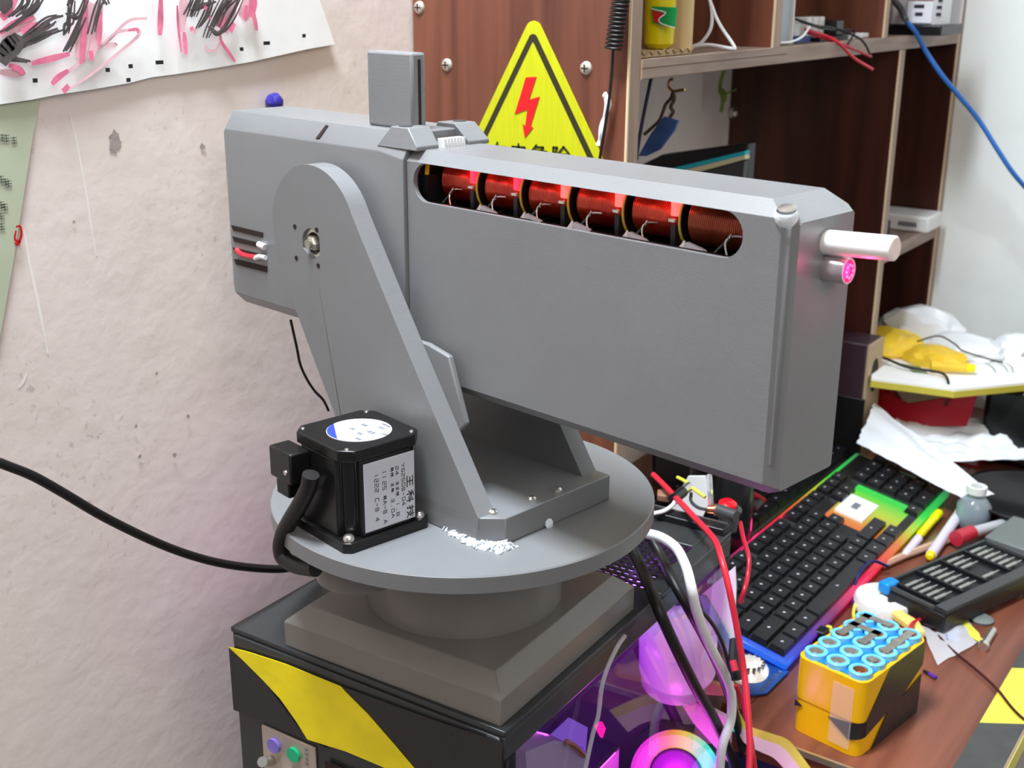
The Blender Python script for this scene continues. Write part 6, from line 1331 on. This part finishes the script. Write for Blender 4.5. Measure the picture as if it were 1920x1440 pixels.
# ---- speaker, board, boxes, tissue, bowl at the back
def speaker():
    t = thing('bookshelf_speaker', 'dark wood loudspeaker with a tan front standing behind the keyboards', 'speaker')
    x0, x1, y0, y1, zt = -.580, -.4650, 1.435, 1.4880, -.4200
    one('cabinet', 'speaker', BOX((x0, y0, DZ), (x1-.004, y1+.06-.06, zt)), t, bevel=.0015)
    one('front_baffle', 'mdf', BOX((x1-.0038, y0+.001, DZ), (x1, y1, zt-.001)), t, bevel=.0006)
    one('port_hole', 'hole', lambda bm: prism(bm, [(x1+.0001, (y0+y1)/2+.013*math.cos(a), zt-.045+.022*math.sin(a)) for a in [2*PI*k/24 for k in range(24)]], (.0005, 0, 0)), t)
    one('foot', 'rubber', lambda bm: bx(bm, (x0, y0-.003, DZ), (x1+.001, y0-.0002, DZ+.085)), t, bevel=.001)
speaker()
def back_stuff():
    # raised board on a grey box, with yellow edge
    t = thing('drawing_board', 'white sheet of board with a yellow edge lying above the red box in the corner', 'board')
    ZB = -.462
    P = [(-0.4591,1.4334,-0.4600),(-0.4180,1.4422,-0.4600),(-0.3627,1.4516,-0.4600),(-0.2813,1.5526,-0.4600),(-0.2817,1.6124,-0.4600),(-0.3591,1.6595,-0.4600),(-0.4199,1.6759,-0.4600),(-0.5190,1.6164,-0.4600)]
    P = [(x, min(y, 1.742), z) for x, y, z in P]
    one('board_sheet', 'paper', lambda bm: prism(bm, [(x, y, ZB-.002) for x, y, z in P], (0, 0, .003)), t)
    one('board_edge', mat('yellow_board_edge', (206,190,70), .5), lambda bm: prism(bm, [(x, y-.0015, ZB-.010) for x, y, z in P], (0, 0, .0078)), t)
    one('board_print', mat('green_smudge', (120,140,96), .6), lambda bm: prism(bm, [(x, y, ZB+.0011) for x, y, z in [(-0.4490,1.5168,-0.4610),(-0.4251,1.5172,-0.4610),(-0.4084,1.4960,-0.4610),(-0.4251,1.4893,-0.4610)]], (0, 0, .0003)), t)
    one('board_print', 'text_mid', lambda bm: [strip(bm, [(x, y, ZB+.0015) for x, y, z in q], .0016, (0, 0, 1)) for q in ([(-0.3686,1.5911,-0.4605),(-0.3497,1.5703,-0.4605),(-0.3381,1.5454,-0.4605)], [(-0.3655,1.6052,-0.4605),(-0.3410,1.5881,-0.4605),(-0.3272,1.5588,-0.4605)], [(-0.3529,1.6085,-0.4605),(-0.3315,1.5894,-0.4605),(-0.3206,1.5582,-0.4605)], [(-0.4681,1.5009,-0.4605),(-0.4555,1.4986,-0.4605)])], t)
    # red box
    t = thing('red_box', 'red open box with white paper inside under the white board', 'box')
    A = [(-0.4885,1.4804,-0.5750),(-0.3914,1.5272,-0.5750),(-0.3800,1.7139,-0.5750),(-0.5104,1.6470,-0.5750)]
    Q = [(-0.4657,1.4700,-0.4808),(-0.4232,1.4700,-0.4958),(-0.3424,1.4700,-0.4610),(-0.3561,1.4700,-0.5065),(-0.4620,1.4700,-0.5182)]
    one('box_front', 'red_box', lambda bm: prism(bm, [(q[0], 1.50, q[2]) for q in [(-0.4812,1.5000,-0.4874),(-0.4518,1.5000,-0.5005),(-0.4303,1.5000,-0.5071),(-0.3926,1.5000,-0.4930),(-0.3447,1.5000,-0.4667),(-0.3549,1.5000,-0.5221),(-0.4752,1.5000,-0.5481)]], (0, .004, 0)), t, bevel=.0008)
    one('box_floor', 'red_box', BOX((-.455, 1.5045, DZ), (-.335, 1.62, DZ+.003)), t)
    one('box_side', 'red_box', BOX((-.460, 1.5045, DZ+.003), (-.456, 1.62, -.48)), t)
    tag(one('paper_stack', 'paper', lambda bm: prism(bm, [(q[0], 1.535, q[2]) for q in [(-0.4638,1.5350,-0.4977),(-0.3780,1.5350,-0.4767),(-0.3530,1.5350,-0.4762),(-0.4008,1.5350,-0.5131),(-0.4414,1.5350,-0.5228)]], (0, .05, 0)), bevel=.001), 'white papers sticking up from the red box', 'paper')
    tag(one('black_bag', 'pot_black', lambda bm: bx(bm, (-.345, 1.53, DZ), (-.262, 1.62, -.472)), bevel=.008), 'black bag right of the red box under the board', 'bag')
    tag(one('grey_bin', mat('grey_bin', (122,130,140), .5), lambda bm: bx(bm, (-.250, 1.50, DZ), (-.06, 1.66, -.474)), bevel=.006), 'blue-grey bin carrying the right end of the board', 'bin')
    # crumpled bags on the board
    def blob(name, m, lab, cat, C_, S, seed, amp=.3, z=ZB+.0012):
        bm = bmesh.new(); bmesh.ops.create_icosphere(bm, subdivisions=3, radius=1)
        R = random.Random(seed); K = [(Vector((R.uniform(-1,1), R.uniform(-1,1), R.uniform(-1,1))).normalized(), R.uniform(3, 7), R.uniform(0, 6)) for _ in range(7)]
        for v in bm.verts:
            n_ = v.co.normalized(); d = sum(abs(math.sin(n_.dot(k)*f+p)) for k, f, p in K)/7
            d += .22*math.sin(n_.x*19+n_.y*13+seed)*math.sin(n_.z*17-n_.y*9)
            v.co = n_*(1-amp+amp*1.6*d); v.co.z = max(v.co.z, -.25)
            v.co = Vector((v.co.x*S[0], v.co.y*S[1], (v.co.z+.25)*S[2]/1.25))+Vector((C_[0], C_[1], z))
        return tag(obj(name, bm, m, autosm=28), lab, cat)
    c1 = Vector([(-0.4839,1.6438,-0.4550)][0]); 
    blob('white_bag', 'bag_white', 'grey-white crumpled bag against the shelf foot, rearmost on the board', 'bag', (-.470, 1.66, 0), (.058, .030, .045), 1)
    blob('yellow_bag', 'bag_yellow', 'yellow crumpled wrapper left on the board beside the shelf', 'bag', (-.490, 1.575, 0), (.052, .050, .024), 2)
    blob('yellow_bag', 'bag_yellow', 'yellow wrapper in the middle of the board, tied with wire', 'bag', (-.415, 1.545, 0), (.040, .030, .022), 3)
    blob('white_bag', 'bag_white', 'white crumpled bag on the middle of the board', 'bag', (-.395, 1.61, 0), (.050, .034, .026), 4)
    blob('white_bag', 'bag_white', 'small white crumpled wrapper nearest the back wall on the right of the board', 'bag', (-.345, 1.66, 0), (.026, .020, .026), 6)
    t = thing('yellow_glue_stick', 'yellow tube lying at the front of the board', 'tube')
    a, b = [Vector(q) for q in [(-0.4073,1.5001,-0.4520),(-0.3681,1.5176,-0.4520)]]
    one('tube_body', 'bag_yellow', lambda bm: cyl(bm, a, b, .0065, .0055, 14), t); one('tube_cap', 'tape_yellow', lambda bm: cyl(bm, b, b+(b-a).normalized()*.010, .0060, .0050, 14), t)
    cable('black wire draped over the board edge above the red box', [(-0.4878,1.5046,-0.4520),(-0.4645,1.4981,-0.4520),(-0.4332,1.4874,-0.4550),(-0.4004,1.4893,-0.4550),(-0.3864,1.4871,-0.4560),(-0.3748,1.4661,-0.4580),(-0.3760,1.4780,-0.4780),(-0.3829,1.5015,-0.5000)], .0017, 'rubber', 'wire', 'wire')
    cable('thin dark wire crossing the bags toward the back wall', [(-0.4441,1.5593,-0.4400),(-0.4145,1.5473,-0.4250),(-0.3916,1.5399,-0.4300),(-0.3825,1.5498,-0.4400),(-0.3588,1.5755,-0.4520),(-0.3394,1.5787,-0.4550)], .0011, 'dark_grey', 'wire', 'wire')
    # tissue sheets
    def sheet(name, lab, P, n_, amp, seed, base=DZ, m='tissue', folds=3):
        """P: four corners (Vectors); folded sheet between them"""
        bm = bmesh.new(); R = random.Random(seed); G = []
        ph = [R.uniform(0, 6) for _ in range(4)]
        for i in range(n_+1):
            row = []
            for j in range(n_+1):
                u, v = i/n_, j/n_; q = P[0]*(1-u)*(1-v)+P[1]*u*(1-v)+P[2]*u*v+P[3]*(1-u)*v
                w_ = abs(math.sin(u*folds*PI+v*2.3+ph[0]))*.6+abs(math.sin(v*folds*1.4*PI-u*1.7+ph[1]))*.4+.25*math.sin(u*11+v*7+ph[2])
                row.append(bm.verts.new(q+Vector((R.uniform(-1,1)*.0012, R.uniform(-1,1)*.0012, amp*w_*(.35+.65*math.sin(PI*u)*math.sin(PI*v))))))
            G.append(row)
        for i in range(n_):
            for j in range(n_): bm.faces.new((G[i][j], G[i+1][j], G[i+1][j+1], G[i][j+1]))
        o = obj(name, bm, m, autosm=50); q_ = o.modifiers.new('solid', 'SOLIDIFY'); q_.thickness = .0006; q_.use_rim = False; return tag(o, lab, 'tissue')
    P = [Vector(q) for q in [(-0.4437,1.3549,-0.5200),(-0.4622,1.4668,-0.5050),(-0.2974,1.3859,-0.5450),(-0.3167,1.3384,-0.5500)]]
    sheet('tissue_sheet', 'white tissue draped over the far end of the glowing keyboard', [P[0], P[1], Vector([(-0.2825,1.3575,-0.5480)][0]), Vector([(-0.3004,1.3224,-0.5500)][0])], 18, .008, 11, folds=2)
    P = [Vector(q) for q in [(-0.3869,1.3511,-0.5450),(-0.4411,1.4302,-0.5200),(-0.2943,1.5781,-0.5250),(-0.2744,1.5091,-0.5550)]]
    sheet('tissue_sheet', 'broad white plastic sheet spread behind the keyboard to the right edge', [Vector([(-0.3967,1.4069,-0.5520)][0]), Vector([(-0.4514,1.5164,-0.5300)][0]), Vector([(-0.2643,1.6092,-0.5350)][0]), Vector([(-0.2472,1.5443,-0.5600)][0])], 26, .013, 12, folds=5)
    tag(one('white_stopper', 'white_plastic', lambda bm: lathe(bm, [(-0.4323,1.4120,-0.5450)][0], (0, 0, 1), [(0,.008),(.004,.0115),(.012,.0115),(.015,.007)], 20)), 'small round white stopper between the keyboard and the tissue', 'stopper')
    t = thing('black_bowl', 'glossy black bowl at the right edge in front of the white plastic', 'bowl')
    q = Vector([(-0.2462,1.3896,-0.5600)][0])
    one('bowl_body', 'pot_black', lambda bm: lathe(bm, (q.x, q.y, DZ), (0, 0, 1), [(0,.045),(.004,.055),(.020,.074),(.024,.078),(.025,.076),(.020,.070),(.006,.050),(.005,.001)], 56), t)
    one('bowl_rim', 'black', lambda bm: lathe(bm, (q.x, q.y, DZ+.0235), (0, 0, 1), [(0,.0775),(.0015,.0795),(.0030,.0775)], 56, close=False), t)
back_stuff()

# ================================================================== finish: origins at the base, lift to floor level
bpy.context.view_layer.update()
def world_bounds(o, acc):
    if o.type == 'MESH':
        for v in o.bound_box: acc.append(o.matrix_world @ Vector(v))
    for c in o.children: world_bounds(c, acc)
for o in [o for o in COL.objects if o.parent is None]:
    if o.type in ('MESH', 'EMPTY'):
        acc = []; world_bounds(o, acc)
        if not acc: continue
        lo = Vector([min(p[i] for p in acc) for i in range(3)]); hi = Vector([max(p[i] for p in acc) for i in range(3)])
        b = Vector(((lo.x+hi.x)/2, (lo.y+hi.y)/2, lo.z))
        if o.type == 'EMPTY':
            o.location = b
            for c in o.children: c.location = c.location-b
        elif o.get('kind') != 'structure':
            o.data.transform(Matrix.Translation(-b)); o.location = b
            for c in o.children: c.location = c.location-b
    o.location.z += ZUP
for o in list(bpy.data.objects):
    if o.name.split('.')[0] == 'placeholder': bpy.data.objects.remove(o)
